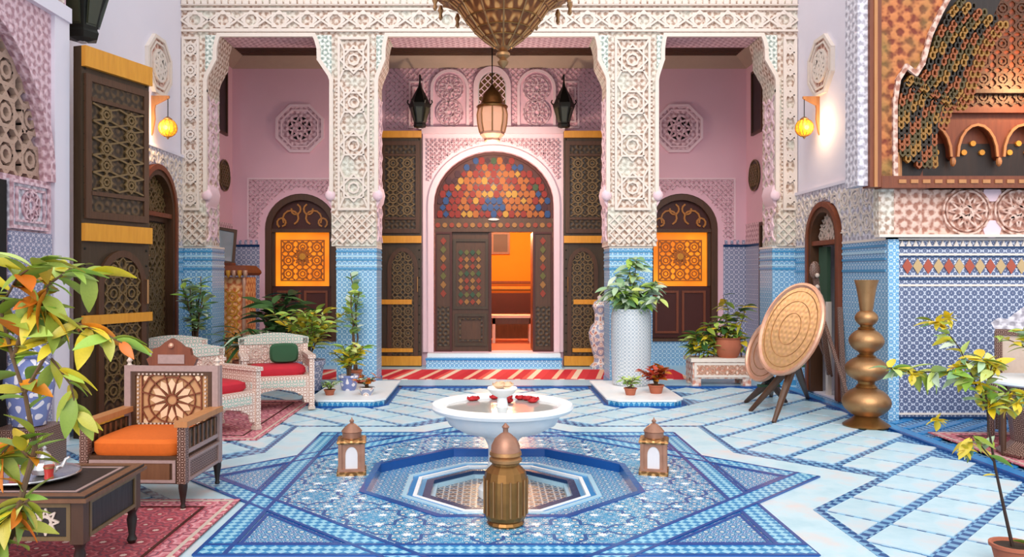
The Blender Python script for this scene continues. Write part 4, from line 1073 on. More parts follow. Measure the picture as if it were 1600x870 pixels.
for k, (vx_, vy_) in enumerate(sorted(rl_, key=lambda q: q[0]/(CY+q[1]))):
    rose((CX+.01+vx_, CY+vy_, fz-.004), .042, 'red rose head floating in the fountain bowl, '+ords[k])
for i, (dx, dy) in enumerate([(-.03, -.02), (.04, .0), (0, .04)]): rose((CX+.01+dx, CY+dy, .009+.705), .05, 'pale orange rose in the fountain spout cup, '+('front left one', 'right one', 'rear one')[i], 'petal_pale')
bp = thing('brass_jar', 'domed fluted brass jar standing before the fountain', 'jar', (X(790, 5.11), 5.11, ZF))
s_ = 5.2/F
prof = [(27, 0), (29, 3), (27, 7), (30, 10), (33, 16), (34, 40), (33.5, 70), (31, 82), (25, 88), (21, 92), (21, 96)]
MB().lathe([(r*s_, z*s_) for r, z in prof], 16).build('body', M['bronze'], bp, False)
fl = MB()
for k in range(16):
    a = 2*pi*(k+.5)/16; fl.tube([(33.6*s_*cos(a), 33.6*s_*sin(a), 18*s_), (33.8*s_*cos(a), 33.8*s_*sin(a), 72*s_)], .006, 6)
fl.build('fluting', M['brass'], bp, True)
MB().lathe([(21*s_, 95*s_), (25*s_, 97*s_), (25*s_, 101*s_), (22*s_, 104*s_), (25*s_, 107*s_), (24*s_, 112*s_)], 24).build('collar', M['brass'], bp, True)
MB().lathe([(23*s_, 111*s_), (22*s_, 121*s_), (17*s_, 131*s_), (9*s_, 138*s_), (4*s_, 141*s_), (4*s_, 146*s_), (6*s_, 149*s_), (1*s_, 155*s_)], 24).build('dome_lid', M['lantern'], bp, True)

def floor_lantern(lab, loc, rz):
    t = thing('floor_lantern', lab, 'lantern', loc, rz); m = M['lantern']; w = .10
    MB().box(-.115, .115, -.115, .115, 0, .03).build('base', M['brass_eng'], t)
    MB().box(-.105, .105, -.105, .105, .03, .05).build('base_step', m, t)
    for sx in (-1, 1):
        for sy in (-1, 1): MB().box(sx*.09-.014, sx*.09+.014, sy*.09-.014, sy*.09+.014, .05, .25).build('post', m, t)
    for k in range(4):
        T = Matrix.Rotation(k*pi/2, 4, 'Z'); mp = lambda u, v, d, T=T: T @ Vector((u, -.088-d, v))
        MB().prism(arch_poly(0, .07, .05, .17, .07, 10), mp, -.01, -.004).build('pane', M['frost'], t)
        a = MB(); wall_open(a, mp, -.078, .078, .05, .25, [(0, .048, .05, .16, .065)], .008, 10); a.build('arch_plate', m, t)
    MB().lathe([(.155, .25), (.165, .262), (.155, .275), (.115, .285)], 4, rot=pi/4).build('cornice', M['brass_eng'], t)
    MB().lathe([(.075, .285), (.078, .33), (.085, .335), (.06, .365), (.03, .39), (.012, .40)], 12).build('dome', m, t, True)
    MB().lathe([(.008, .395), (.018, .41), (.018, .42), (.006, .43), (.003, .445)], 8).build('finial', m, t, True)
    MB().lathe([(.022, .055), (.022, .14)], 8).build('candle', M['cream'], t)
gl = G(547, 742, ZF); floor_lantern('copper floor lantern with frosted panes left of the fountain', (gl.x, gl.y+.08, ZF), R(8))
gl = G(1025, 742, ZF); floor_lantern('copper floor lantern with frosted panes right of the fountain', (gl.x, gl.y+.08, ZF), R(-14))

# ------------------------------------------------------------------ hanging lamps
ch = thing('filigree_chandelier', 'large brass filigree chandelier hanging over the fountain', 'chandelier', (X(786, 6.3), 6.3, 3.23))
s_ = 6.3/F; pr = [(30, 7.0), (36, 10), (44, 20), (56, 34), (72, 50), (90, 66), (105, 76), (118, 82), (126, 96), (124, 120)]
pr = [(r*s_, z*s_) for z, r in ((32, 14), (38, 21), (46, 32), (58, 45), (74, 58), (92, 70), (104, 84), (112, 100), (116, 110))]
MB().lathe(pr, 24, caps=False).build('bowl', (lambda t: t.done(t.ramp(t.quasi(.06), [(.3, '#7a4420'), (.5, '#b06c36'), (.7, '#dc9e5c')]), .45, .35, bump=t.quasi(.04), bs=.6, bd=.006))(NT('pierced_brass')), ch, True)
for k in range(12):
    a = 2*pi*k/12; MB().tube([(r*1.01*cos(a), r*1.01*sin(a), z) for r, z in pr], .008, 6).build('rib', M['brass'], ch, True)
for i in (2, 3, 4, 5, 6):
    r, z = pr[i]; MB().tube([(r*1.01*cos(2*pi*k/24), r*1.01*sin(2*pi*k/24), z) for k in range(25)], .007, 6).build('band', M['bronze'], ch, True)
MB().lathe([(110*s_, 116*s_), (112*s_, 120*s_), (108*s_, 128*s_), (90*s_, 160*s_), (60*s_, 200*s_), (30*s_, 230*s_), (8*s_, 250*s_)], 24, caps=False).build('upper_dome', M['brass_eng'], ch, True)
MB().lathe([(1*s_, 0), (7*s_, 5*s_), (9*s_, 10*s_), (5*s_, 14*s_), (11*s_, 19*s_), (11*s_, 23*s_), (6*s_, 27*s_), (14*s_, 33*s_)], 14).build('finial', M['brass'], ch, True)
for k in range(14):
    a = 2*pi*k/14+.1; x, y = 106*s_*cos(a), 106*s_*sin(a)
    MB().lathe([(.006, -.13), (.018, -.11), (.012, -.08), (.024, -.05), (.01, -.01)], 8, (x, y, 112*s_)).build('pendant', M['brass'], ch, True)
MB().tube([(0, 0, 1.2), (0, 0, 3.6)], .012, 6).build('chain', M['iron'], ch)
point('chandelier_light', (0, 0, .62), 12, (1, .7, .4), .1, ch)
cab = MB().tube([(XL, 6.3, 6.86), (0, 6.3, 6.83), (XR+.6, 6.3, 6.86)], .015, 6).build('support_cable', M['iron']); tag(cab, 'dark steel cable across the court carrying the chandelier', 'cable')

hl = thing('hanging_lantern', 'brass lantern with lit glass hanging before the middle door arch', 'lantern', (X(769, 13), 13.0, Z(222, 13)))
s_ = 13/F
MB().lathe([(.11, 0), (.13, .02), (.13, .05), (.17, .09), (.20, .12), (.20, .16)], 8).build('base', M['copper'], hl)
MB().lathe([(.19, .16), (.225, .30), (.235, .45), (.21, .56)], 8).build('glass', M['lamp_glass'], hl)
for k in range(8):
    a = 2*pi*k/8; MB().tube([(.20*cos(a), .20*sin(a), .15), (.235*cos(a), .235*sin(a), .30), (.245*cos(a), .245*sin(a), .45), (.22*cos(a), .22*sin(a), .57)], .012, 6).build('rib', M['brass'], hl)
MB().lathe([(.25, .55), (.26, .58), (.19, .62), (.17, .70), (.15, .78), (.07, .86), (.02, .93)], 12).build('dome', M['bronze'], hl, True)
MB().tube([(0, 0, .92), (0, 0, ZC-hl.location.z)], .01, 6).build('chain', M['iron'], hl)
point('hanging_lantern_light', (0, 0, -.4), 90, (1, .78, .6), .15, hl)

def black_lantern(lab, loc, sc, back):
    t = thing('wall_lantern', lab, 'lantern', loc, 0, scale=sc); m = M['iron']
    MB().lathe([(.02, -.02), (.10, 0), (.11, .04), (.10, .06), (.125, .18), (.19, .36), (.195, .40), (.17, .41), (.12, .53), (.05, .66), (.03, .70), (.012, .80)], 6).build('body', m, t)
    for k in range(6):
        a = 2*pi*k/6+pi/6; c1, s1 = cos(a), sin(a)
        MB().add([Vector((c1*r-s1*w, s1*r+c1*w, z)) for r, w, z in ((.093, -.035, .08), (.093, .035, .08), (.158, .06, .33), (.158, -.06, .33))], [(0,1,2,3)]).prism([(-.03, .09), (.03, .09), (.05, .31), (-.05, .31)], lambda u, v, d, c1=c1, s1=s1: Vector((c1*(.085+(v-.06)*.27+d)-s1*u, s1*(.085+(v-.06)*.27+d)+c1*u, v)), -.01, .012).build('pane', plain('dark_green_glass', '#3a3a28', .2) if 'dark_green_glass' not in bpy.data.materials else bpy.data.materials['dark_green_glass'], t)
    for k in range(6):
        a = 2*pi*k/6; MB().tube([(.19*cos(a), .19*sin(a), .39), (.215*cos(a), .215*sin(a), .43), (.2*cos(a), .2*sin(a), .47)], .012, 5).build('crown_spike', m, t)
    MB().tube([(0, 0, .78), (0, 0, .9), (back[0], back[1], .9)], .014, 6).build('bracket', m, t)
    MB().sphere((0, 0, .02), .05, 8, 5).build('drop', M['frost'], t)
black_lantern('black iron lantern above the left tall leaf of the gallery', (X(656, 13.75), 13.75, Z(199, 13.75)), 1.0, (0, .33))
black_lantern('black iron lantern above the right tall leaf of the gallery', (X(881, 13.75), 13.75, Z(199, 13.75)), 1.0, (0, .33))
black_lantern('large black iron lantern at the top left above the near tall leaf', (X(129, 8.05), 8.05, Z(62, 8.05)), 1.5, (-.19, 0))

def bracket_lamp(lab, side, y, zb, xb):
    xw = XL if side < 0 else XR; s = -side
    t = thing('wall_lamp', lab, 'lamp', (xw, y, zb)); L = abs(xb-xw)
    MB().prism([(0, -.1), (0, .42), (s*.03, .42), (s*.045, .12), (s*.015, -.06)], lambda u, v, d: Vector((u, d, v)), -.02, .02).build('back_plate', M['wood_light'], t)
    MB().prism([(0, .36), (0, .42), (s*(L+.02), .42), (s*(L+.02), .39), (s*.05, .30), (s*.03, .2)], lambda u, v, d: Vector((u, d, v)), -.015, .015).build('arm', M['wood_light'], t)
    MB().tube([(s*L, 0, .39), (s*L, 0, .12)], .006, 5).build('chain', M['iron'], t)
    MB().sphere((s*L, 0, 0), .118, 16, 10).build('globe', M['amber'], t, True)
    MB().lathe([(.05, .10), (.055, .12), (.02, .145)], 10, (s*L, 0, 0)).build('cap', M['brass'], t, True)
    MB().lathe([(.004, -.15), (.03, -.115)], 8, (s*L, 0, 0)).build('drop', M['brass'], t, True)
    for k in range(6):
        a = pi*k/6; MB().tube([(s*L+.121*cos(a)*cos(b), .121*sin(a)*cos(b), .121*sin(b)) for b in [-pi/2+2*pi*i/16 for i in range(17)]], .004, 4).build('hoop', M['brass'], t)
    point('wall_lamp_light', (s*L, -.2, -.02), 9, (1, .72, .4), .1, t)
bracket_lamp('amber globe lamp on wooden bracket on the left white wall', -1, 10.48, 3.53, -4.19)
bracket_lamp('amber globe lamp on wooden bracket on the right white wall', 1, 10.74, 3.58, 4.25)

# ------------------------------------------------------------------ vases
vz = thing('brass_floor_vase', 'tall brass vase of stacked globes standing by the alcove corner', 'vase', (4.0, 8.45, .01))
s_ = 8.45/F
def ball(z0, z1, r, neck): return [(neck+(r-neck)*sin(pi*i/8)**.75, z0+(z1-z0)*i/8) for i in range(9)]
seg = [('foot', [(34, 0), (35, 2), (30, 6), (22, 11), (17, 16)], 'bronze'), ('globe', ball(15, 60, 36, 15), 'brass'), ('globe', ball(70, 108, 32, 13), 'brass'), ('neck', [(14, 59), (16, 61), (12, 66), (13, 71)], 'bronze'),
       ('globe', ball(115, 151, 26, 11), 'brass'), ('neck', [(12, 107), (14, 109), (10, 112), (12, 116)], 'bronze'), ('neck', [(11, 150), (13, 152), (9, 155), (10, 158)], 'bronze'), ('globe', ball(157, 180, 17, 9), 'brass'),
       ('flared_mouth', [(9, 179), (10, 184), (12, 200), (15, 218), (18, 228), (16.5, 228), (10, 200)], 'brass')]
for nm, p, m in seg: MB().lathe([(r*s_, z*s_) for r, z in p], 24).build(nm, M[m], vz, True)
gv = thing('porcelain_vase', 'tall painted porcelain vase beside the right tall leaf', 'vase', (X(937, 13.6), 13.6, .018))
s_ = 13.3/F
for nm, p in (('foot', [(15, 0), (16, 4), (10, 10), (9, 16)]), ('body', [(9, 15), (13, 30), (17, 48), (18, 58), (14, 68), (9, 73)]), ('neck', [(9, 72), (8, 82), (9, 92), (12, 99), (11, 100)]), ):
    MB().lathe([(r*s_, z*s_) for r, z in p], 20).build(nm, M['porcelain_warm'], gv, True)
MB().lathe([(12*s_, 99*s_), (9*s_, 106*s_), (3*s_, 110*s_), (4*s_, 114*s_), (1*s_, 117*s_)], 14).build('lid', M['porcelain_warm'], gv, True)
lv = thing('porcelain_jar', 'blue and white lidded porcelain jar on a stand at the left edge', 'jar', (X(46, 6.6), 6.6, .0))
s_ = 6.6/F
MB().box(-.2, .2, -.2, .2, 0, .36).build('stand', M['inlay_dk'], lv)
MB().lathe([(20*s_, .36), (24*s_, .37), (30*s_, .36+30*s_), (36*s_, .36+62*s_), (36*s_, .36+80*s_), (28*s_, .36+98*s_), (17*s_, .36+105*s_), (16*s_, .36+110*s_)], 24).build('body', M['porcelain'], lv, True)
MB().lathe([(22*s_, .36+108*s_), (24*s_, .36+112*s_), (20*s_, .36+122*s_), (10*s_, .36+130*s_), (4*s_, .36+133*s_), (5*s_, .36+139*s_), (1*s_, .36+143*s_)], 18).build('lid', M['porcelain'], lv, True)

# ------------------------------------------------------------------ rugs
def rug(lab, x0, x1, y0, y1, mat, z, border):
    t = thing('rug', lab, 'rug', ((x0+x1)/2, (y0+y1)/2, z)); w, l = (x1-x0)/2, (y1-y0)/2
    MB().box(-w, w, -l, l, 0, .008).build('field', mat, t)
    if border:
        frame(MB(), lambda u, v, d: Vector((u, v, d)), -w, w, -l, l, .16, .008, .0105).build('border', M['rug_b'], t)
        for k, ww in ((0, .025), (1, .02)): frame(MB(), lambda u, v, d: Vector((u, v, d)), -w+.03+k*.15, w-.03-k*.15, -l+.03+k*.15, l-.03-k*.15, ww, .0105, .0125).build('guard_stripe', M['red_dark'] if k else M['ivory'], t)
    return t
rug('red patterned rug under the tea table and orange armchair', -3.9, -1.74, 3.6, 5.62, M['rug'], .019, True)
rug('faded pink rug under the inlaid chairs', -3.6, -2.22, 7.7, 10.15, M['rug_b'], .0105, True)
rug('long red and cream striped kilim before the middle door', -2.9, 3.1, 12.15, 13.38, M['kilim'], .0185, False)
rug('small red rug under the round table at the right edge', 4.4, 6.2, 6.3, 8.0, M['rug'], .024, True)

# ------------------------------------------------------------------ furniture
def armchair(lab, loc, rz):
    t = thing('inlaid_armchair', lab, 'armchair', loc, rz); w, d = .335, .31; mw = M['wood']
    for sx in (-1, 1):
        for sy in (-1, 1):
            top = .57 if sy < 0 else .92
            p = MB().box(sx*w-.028, sx*w+.028, sy*d-.028, sy*d+.028, .17, top).build('post', M['inlay_dk'] if sy < 0 else M['pearl'], t)
            MB().lathe([(.014, 0), (.02, .01), (.014, .03), (.024, .10), (.03, .14), (.03, .175)], 10, (sx*w, sy*d, 0)).build('leg', M['wood_black'], t, True)
    for sy in (-1, 1):
        a = MB().box(-w+.028, w-.028, sy*d-.02, sy*d+.02, .17, .345).build('apron', mw, t)
        if sy < 0:
            pbox(MB(), mY(-d-.02), -w+.08, w-.08, .20, .315, 0, .008).build('apron_panel', M['wood_mid'], a)
            frame(MB(), mY(-d-.02), -w+.04, w-.04, .18, .335, .02, 0, .012).build('apron_trim', M['pearl'], a)
    for sx in (-1, 1):
        sr = MB().box(sx*w-.02, sx*w+.02, -d+.028, d-.028, .17, .345).build('side_apron', M['inlay_dk'], t)
        frame(MB(), (mL if sx > 0 else mR)(sx*w*1.0+sx*.02) if sx > 0 else mR(-w-.02), -d+.03, d-.03, .18, .335, .018, 0, .01).build('side_trim', M['pearl'], sr)
        sp = MB().box(sx*w-.012, sx*w+.012, -d+.028, d-.028, .36, .53).build('side_panel', M['wood_carved'], t)
        for k in range(7): MB().box(sx*w-.018, sx*w+.018, -d+.06+k*.077, -d+.085+k*.077, .40, .53).build('spindle', M['wood_mid'], sp)
        MB().box(sx*w-.045, sx*w+.045, -d-.04, d+.0, .565, .605).build('armrest', M['wood_light'], t)
        MB().box(sx*w-.02, sx*w+.02, -d, d, .37, .40).build('side_rail', M['pearl'], t)
    MB().box(-w, w, -d-.01, d-.03, .335, .36).build('seat_board', mw, t)
    cu = MB(); n = 8; vs = []; 
    for iz, (zz, k) in enumerate(((.36, .98), (.385, 1.02), (.445, 1.02), (.47, .93))):
        for i in range(24):
            a = 2*pi*i/24; ca, sa = cos(a), sin(a); e = .28
            vs.append((.305*k*math.copysign(abs(ca)**e, ca), -.02+.295*k*math.copysign(abs(sa)**e, sa), zz))
    fs = [(r*24+i, r*24+(i+1) % 24, (r+1)*24+(i+1) % 24, (r+1)*24+i) for r in range(3) for i in range(24)]+[tuple(range(24))[::-1], tuple(range(72, 96))]
    cu.add(vs, fs).build('cushion', M['orange'], t, True)
    # back: outer frame, star panel, crest
    mp = mY(d-.02); bk = MB().box(-w+.028, w-.028, d-.015, d+.02, .42, .90).build('back_panel', M['tan'], t)
    frame(MB(), mp, -w-.02, w+.02, .40, .92, .045, 0, .02).build('back_frame', M['pearl'], bk)
    frame(MB(), mp, -w+.03, w-.03, .44, .875, .03, 0, .014).build('back_border', mw, bk)
    c, cz_ = 0, .655; r = .175
    sg = ring(c, cz_, r*1.02, 24)+ring(c, cz_, .042, 12)+rect(c-.225, c+.225, cz_-.195, cz_+.195)+[s for s in (clip(q, c-.225, c+.225, cz_-.195, cz_+.195) for q in ring(c, cz_, .245, 12, pi/12)) if s]
    for k in range(12):
        a = 2*pi*k/12; kp = [(c+rr*cos(a)-ll*sin(a), cz_+rr*sin(a)+ll*cos(a)) for rr, ll in ((.052, 0), (.125, .028), (.165, 0), (.125, -.028))]
        pt = MB().prism(kp, mp, 0, .007).build('petal_inlay', M['petal_tan'], bk)
        a += pi/12; sg.append(((c+.045*cos(a), cz_+.045*sin(a)), (c+r*cos(a), cz_+r*sin(a))))
    for sx in (-1, 1):
        for sz in (-1, 1): MB().prism(ring_poly(c+sx*.195, cz_+sz*.165, .022, 8), mp, 0, .007).build('corner_inlay', M['petal_tan'], bk)
    for k in range(12):
        a = 2*pi*k/12+pi/12; sg.append(((c+r*.9*cos(a), cz_+r*.9*sin(a)), (c+.235*cos(a), max(.46, min(.85, cz_+.235*sin(a))))))
    straps(MB(), sg, mp, .008, 0, .012).build('star_lattice', M['wood_red'], bk)
    st = MB()
    for k in range(17):
        for z in (.465, .848): pbox(st, mp, -.255+k*.03, -.24+k*.03, z, z+.012, .0, .015)
    for k in range(12):
        for u in (-.262, .25): pbox(st, mp, u, u+.012, .48+k*.031, .495+k*.031, 0, .015)
    tag(st.build('pearl_dots', M['ivory'], bk), kind='stuff')
    pts = [(-.17, .92), (-.19, .97), (-.15, 1.0), (-.14, 1.05), (-.09, 1.065), (-.05, 1.10), (0, 1.13), (.05, 1.10), (.09, 1.065), (.14, 1.05), (.15, 1.0), (.19, .97), (.17, .92)]
    cr = MB().prism(pts, mp, .015, -.03).build('crest', M['wood_red'], t)
    pbox(MB(), mp, -.10, .10, .935, 1.005, .015, .022).build('crest_plate', M['pearl'], cr)
    MB().sphere((0, d-.04, 1.075), .022, 8, 6).build('crest_boss', M['copper'], cr)
    for sx in (-1, 1): MB().lathe([(.02, .92), (.012, .935), (.022, .955), (.004, .985)], 8, (sx*w, d, 0)).build('finial', M['ivory'], t, True)
    return t
armchair('inlaid wooden armchair with an orange cushion and star lattice back', (-2.38, 5.72, .031), R(-2)).scale = (1, 1, .97)

def pale_chair(lab, loc, rz, w=.38, d=.30, hb=.86):
    t = thing('bone_inlaid_chair', lab, 'chair', loc, rz, 'pale bone inlaid chairs along the left side')
    for sx in (-1, 1):
        for sy in (-1, 1):
            MB().box(sx*w-.03, sx*w+.03, sy*d-.03, sy*d+.03, 0, .62 if sy < 0 else hb-.06).build('leg', M['inlay_lt'], t)
            MB().box(sx*w-.038, sx*w+.038, sy*d-.038, sy*d+.038, 0, .035).build('foot', M['ivory'], t)
        MB().box(sx*w-.045, sx*w+.045, -d-.05, d, .60, .64).build('armrest', M['inlay_lt'], t)
        MB().box(sx*w-.012, sx*w+.012, -d+.03, d-.03, .16, .38).build('side_panel', M['inlay_gn'], t)
        MB().box(sx*w-.015, sx*w+.015, -d+.03, d-.03, .48, .60).build('arm_panel', M['inlay_lt'], t)
    for sy in (-1, 1):
        mp = mY(sy*d-.012); pl = [(-w+.03, .38), (-w+.03, .08), (-w+.08, .08), (-w+.10, .16), (-w*.45, .22), (0, .25), (w*.45, .22), (w-.10, .16), (w-.08, .08), (w-.03, .08), (w-.03, .38)]
        a = MB().prism(pl, mp, 0, -.024).build('apron', M['inlay_lt'], t)
        if sy < 0: pbox(MB(), mp, -w+.07, w-.07, .27, .35, 0, .006).build('apron_panel', M['inlay_gn'], a)
    MB().box(-w, w, -d, d, .375, .40).build('seat', M['inlay_lt'], t)
    vs = []
    for zz, k in ((.40, .95), (.43, 1.02), (.48, 1.0), (.505, .82)):
        for i in range(20):
            a = 2*pi*i/20; vs.append(((w-.05)*k*math.copysign(abs(cos(a))**.35, cos(a)), (d-.04)*k*math.copysign(abs(sin(a))**.35, sin(a)), zz))
    MB().add(vs, [(r*20+i, r*20+(i+1) % 20, (r+1)*20+(i+1) % 20, (r+1)*20+i) for r in range(3) for i in range(20)]+[tuple(range(20))[::-1], tuple(range(60, 80))]).build('cushion', M['red_cloth'], t, True)
    mp = mY(d-.02)
    tp = [(-w-.04, hb-.13)]+[(-w-.04+(2*w+.08)*i/8, hb-.05+.06*sin(pi*i/8)) for i in range(9)]+[(w+.04, hb-.13)]
    MB().prism(tp, mp, .01, -.035).build('top_rail', M['inlay_gn'], t)
    bp_ = MB().box(-w+.03, w-.03, d-.015, d+.005, .50, hb-.13).build('back_panel', M['inlay_lt'], t)
    straps(MB(), star_field(-w+.06, w-.06, .53, hb-.14, 3), mY(d-.015), .012, 0, .01).build('back_lattice', M['ivory'], bp_)
    return t
pale_chair('pale inlaid chair with red cushion directly behind the orange armchair', (-2.83, 8.05, .0235), R(55))
pale_chair('pale inlaid chair with red cushion nearest the tiled pillar', (-2.54, 9.6, .0235), R(20), hb=.86)
pale_chair('pale inlaid chair half hidden behind the armchair near the left pilaster', (-3.55, 9.2, .0235), R(38), hb=.86)
# cushion leaning in the far chair
pil = thing('green_cushion', 'dark green scatter cushion on the pale chair nearest the pillar', 'cushion', (-2.48, 9.74, .535), R(20))
vs = []
for zz, k in ((-.045, .85), (-.02, 1.), (.02, 1.), (.045, .85)):
    for i in range(16):
        a = 2*pi*i/16; vs.append((.17*k*math.copysign(abs(cos(a))**.5, cos(a)), zz, .12+.12*k*math.copysign(abs(sin(a))**.5, sin(a))))
MB().add(vs, [(r*16+i, r*16+(i+1) % 16, (r+1)*16+(i+1) % 16, (r+1)*16+i) for r in range(3) for i in range(16)]+[tuple(range(16))[::-1], tuple(range(48, 64))]).build('cover', plain('green_cloth_dark', '#2f5a3a', .85), pil, True)

# tea table with tray
tb = thing('tea_table', 'dark inlaid tea table at the lower left corner', 'table', (-2.50, 4.40, .031)); tw, td, thh = .46, .35, .45
MB().box(-tw, tw, -td, td, thh-.035, thh).build('tabletop', M['wood_black'], tb)
frame(MB(), lambda u, v, d: Vector((u, v, thh+d)), -tw, tw, -td, td, .05, 0, .004).build('top_border', M['wood_mid'], tb)
frame(MB(), lambda u, v, d: Vector((u, v, thh+d)), -tw+.08, tw-.08, -td+.08, td-.08, .02, 0, .003).build('top_inlay', M['pearl'], tb)
frame(MB(), lambda u, v, d: Vector((u, v, d)), -tw-.012, tw+.012, -td-.012, td+.012, .014, thh-.032, thh-.012).build('edge_strip', M['wood_mid'], tb)
for sx in (-1, 1):
    for sy in (-1, 1):
        MB().box(sx*(tw-.05)-.035, sx*(tw-.05)+.035, sy*(td-.05)-.035, sy*(td-.05)+.035, .2, thh-.035).build('leg', M['wood'], tb)
        MB().lathe([(.02, 0), (.03, .02), (.018, .05), (.03, .14), (.022, .17), (.035, .2)], 10, (sx*(tw-.05), sy*(td-.05), 0)).build('turned_foot', M['wood_black'], tb, True)
for mp, a, b in ((mY(-td+.02), -tw+.08, tw-.08), (mL(tw-.02), -td+.08, td-.08), (mR(-tw+.02), -td+.08, td-.08)):
    e = pbox(MB(), mp, a, b, .22, thh-.035, -.02, 0).build('apron', M['wood_black'], tb)
    frame(MB(), mp, a, b, .22, thh-.04, .02, 0, .008).build('apron_trim', M['wood_relief'], e)
    sg = []
    if a > -.3: continue
    for k in range(3): sg += rosette(a+(b-a)*(k+.5)/3, .315, .065, 8, 3)+ring(a+(b-a)*(k+.5)/3, .315, .03, 8)
    straps(MB(), sg, mp, .010, 0, .006).build('pearl_star', M['ivory'], e)
zt = .031+thh+.004
tr = thing('silver_tray', 'round silver tray on the dark tea table', 'tray', (-2.52, 4.42, zt))
MB().lathe([(.20, 0), (.235, .012), (.25, .022), (.24, .02), (.20, .008), (.01, .008)], 28).build('dish', plain('silver', '#c8c4c4', .2, .85), tr, True)
MB().tube([(.245*cos(2*pi*k/28), .245*sin(2*pi*k/28), .022) for k in range(29)], .006, 6).build('rim', bpy.data.materials['silver'], tr, True)
tp_ = thing('teapot', 'silver teapot standing on the round tray', 'teapot', (-2.46, 4.44, zt+.009))
MB().lathe([(.035, 0), (.06, .01), (.075, .04), (.06, .075), (.03, .09), (.04, .095), (.025, .12), (.008, .135), (.014, .15), (.003, .16)], 18).build('body', bpy.data.materials['silver'], tp_, True)
MB().tube([(.06, 0, .035), (.10, 0, .05), (.12, 0, .09), (.14, 0, .10)], [.014, .011, .008, .006], 8).build('spout', bpy.data.materials['silver'], tp_, True)
MB().tube([(-.055, 0, .075), (-.10, 0, .08), (-.11, 0, .05), (-.065, 0, .025)], .006, 6).build('handle', bpy.data.materials['silver'], tp_, True)
for i, (dx, dy, lab) in enumerate(((.14, -.08, 'small red tea glass right of the teapot'), (-.12, -.1, 'small red tea glass left of the teapot'), (-.14, .08, 'small red tea glass behind at the tray edge'))):
    g = thing('tea_glass', lab, 'glass', (-2.52+dx, 4.42+dy, zt+.009), 0, 'tea glasses on the silver tray')
    MB().lathe([(.018, 0), (.024, .004), (.022, .03), (.028, .075), (.026, .075), (.02, .01)], 12).build('cup', plain('red_glass', '#c03a34', .1), g, True)
    MB().lathe([(.0285, .06), (.0292, .066), (.0287, .072)], 12).build('gilt_band', M['brass'], g, True)

# carved bureau with mirror in the gallery
cb = thing('gilded_bureau', 'carved orange gilded bureau with tiled canopy behind the left pilaster', 'cabinet', (X(360, 13.0), 13.0, .018), R(0)); w = .34
MB().box(-w, w, -.25, .25, .06, 1.55).build('body', M['gilt'], cb)
MB().box(-w-.03, w+.03, -.28, .28, 0, .06).build('plinth', M['wood_red'], cb)
for sx in (-1, 1): MB().lathe([(.03, .06), (.045, .1), (.025, .2), (.035, .8), (.025, 1.4), (.045, 1.5), (.03, 1.55)], 10, (sx*(w-.04), -.26, 0)).build('colonnette', M['copper'], cb, True)
dr = pbox(MB(), mY(-.25), -w+.08, w-.08, .2, 1.4, 0, .02).build('door_panel', M['gilt'], cb)
straps(MB(), star_field(-w+.1, w-.1, .25, 1.35, 2, 5), mY(-.27), .015, 0, .012).build('panel_straps', M['gold_bar'], dr)
MB().lathe([(.52, 1.58), (.56, 1.62), (.55, 1.66), (.46, 1.74)], 4, rot=pi/4).build('canopy', M['wood_red'], cb)
for k in range(9):
    u = -.36+k*.09; MB().lathe([(.036, 1.66), (.036, 1.60), (.02, 1.56), (.004, 1.54)], 8, (u, -.385, 0)).build('canopy_scallop', M['gold_bar'] if k % 2 else M['copper'], cb, True)
mr = thing('standing_mirror', 'small tilted mirror in dark frame on top of the bureau', 'mirror', (X(348, 13.0), 12.95, 1.762)); T = Matrix.Rotation(R(-14), 4, 'X') @ Matrix.Rotation(R(35), 4, 'Z')
mpm = lambda u, v, d: T @ Vector((u, -d, v+.03))
frame(MB(), mpm, -.2, .2, 0, .60, .05, -.02, .02).build('mirror_frame', M['wood'], mr)
pbox(MB(), mpm, -.16, .16, .04, .56, -.015, 0).build('mirror_glass', M['mirror'], mr)
MB().box(-.2, .2, -.09, .09, 0, .04).build('mirror_foot', M['wood_red'], mr)

# folding round copper tables
def disc_table(name, lab, c, nrm, r, feet, m_top):
    base = Vector((c[0], c[1], .01)); t = thing(name, lab, 'table', base)
    n = Vector(nrm).normalized(); q = Vector((0,0,1)).rotation_difference(n).to_matrix().to_4x4()
    T = Matrix.Translation(Vector(c)-base) @ q
    MB().lathe([(.01, -.03), (r*.95, -.03), (r, -.015), (r*1.01, .01), (r*.99, .03), (r*.95, .03), (r*.90, .005), (r*.9, 0)], 40, M=T, caps=False).build('rim', M['copper'], t, True)
    MB().lathe([(r*.905, -.02), (r*.905, .008)], 40, M=T).build('engraved_top', m_top, t)
    rg = MB()
    for rr in (.82, .6, .34): rg.tube([(r*rr*cos(2*pi*k/32), r*rr*sin(2*pi*k/32), .009) for k in range(33)], .005, 4)
    rg.v = [tuple(T @ Vector(v)) for v in rg.v]; rg.build('chased_rings', M['brass'], t)
    hub = Vector(c)-base-n*.06+Vector((0,0,-.34)); 
    MB().tube([Vector(c)-base-n*.03, hub], [.03, .04], 8).build('strut', M['wood'], t)
    MB().sphere(hub, .07, 10, 6).build('hub', M['iron'], t)
    for f in feet:
        fv = Vector((f[0], f[1], .01))-base; mid = (hub*.55+fv*.45)
        MB().tube([hub, mid, fv+Vector((0,0,.0))], [.05, .042, .024], 8).build('leg', M['wood'], t)
    MB().bar(hub+Vector((-.16, -.05, -.05)), hub+Vector((.12, .05, -.06)), .05, .03).build('brace', plain('dark_green_paint', '#2c4a30', .6) if 'dark_green_paint' not in bpy.data.materials else bpy.data.materials['dark_green_paint'], t)
    return t
c1 = W(1235, 514, 9.0)
f1 = [G(1172, 642, .01), G(1209, 660, .01), G(1262, 622, .01)]
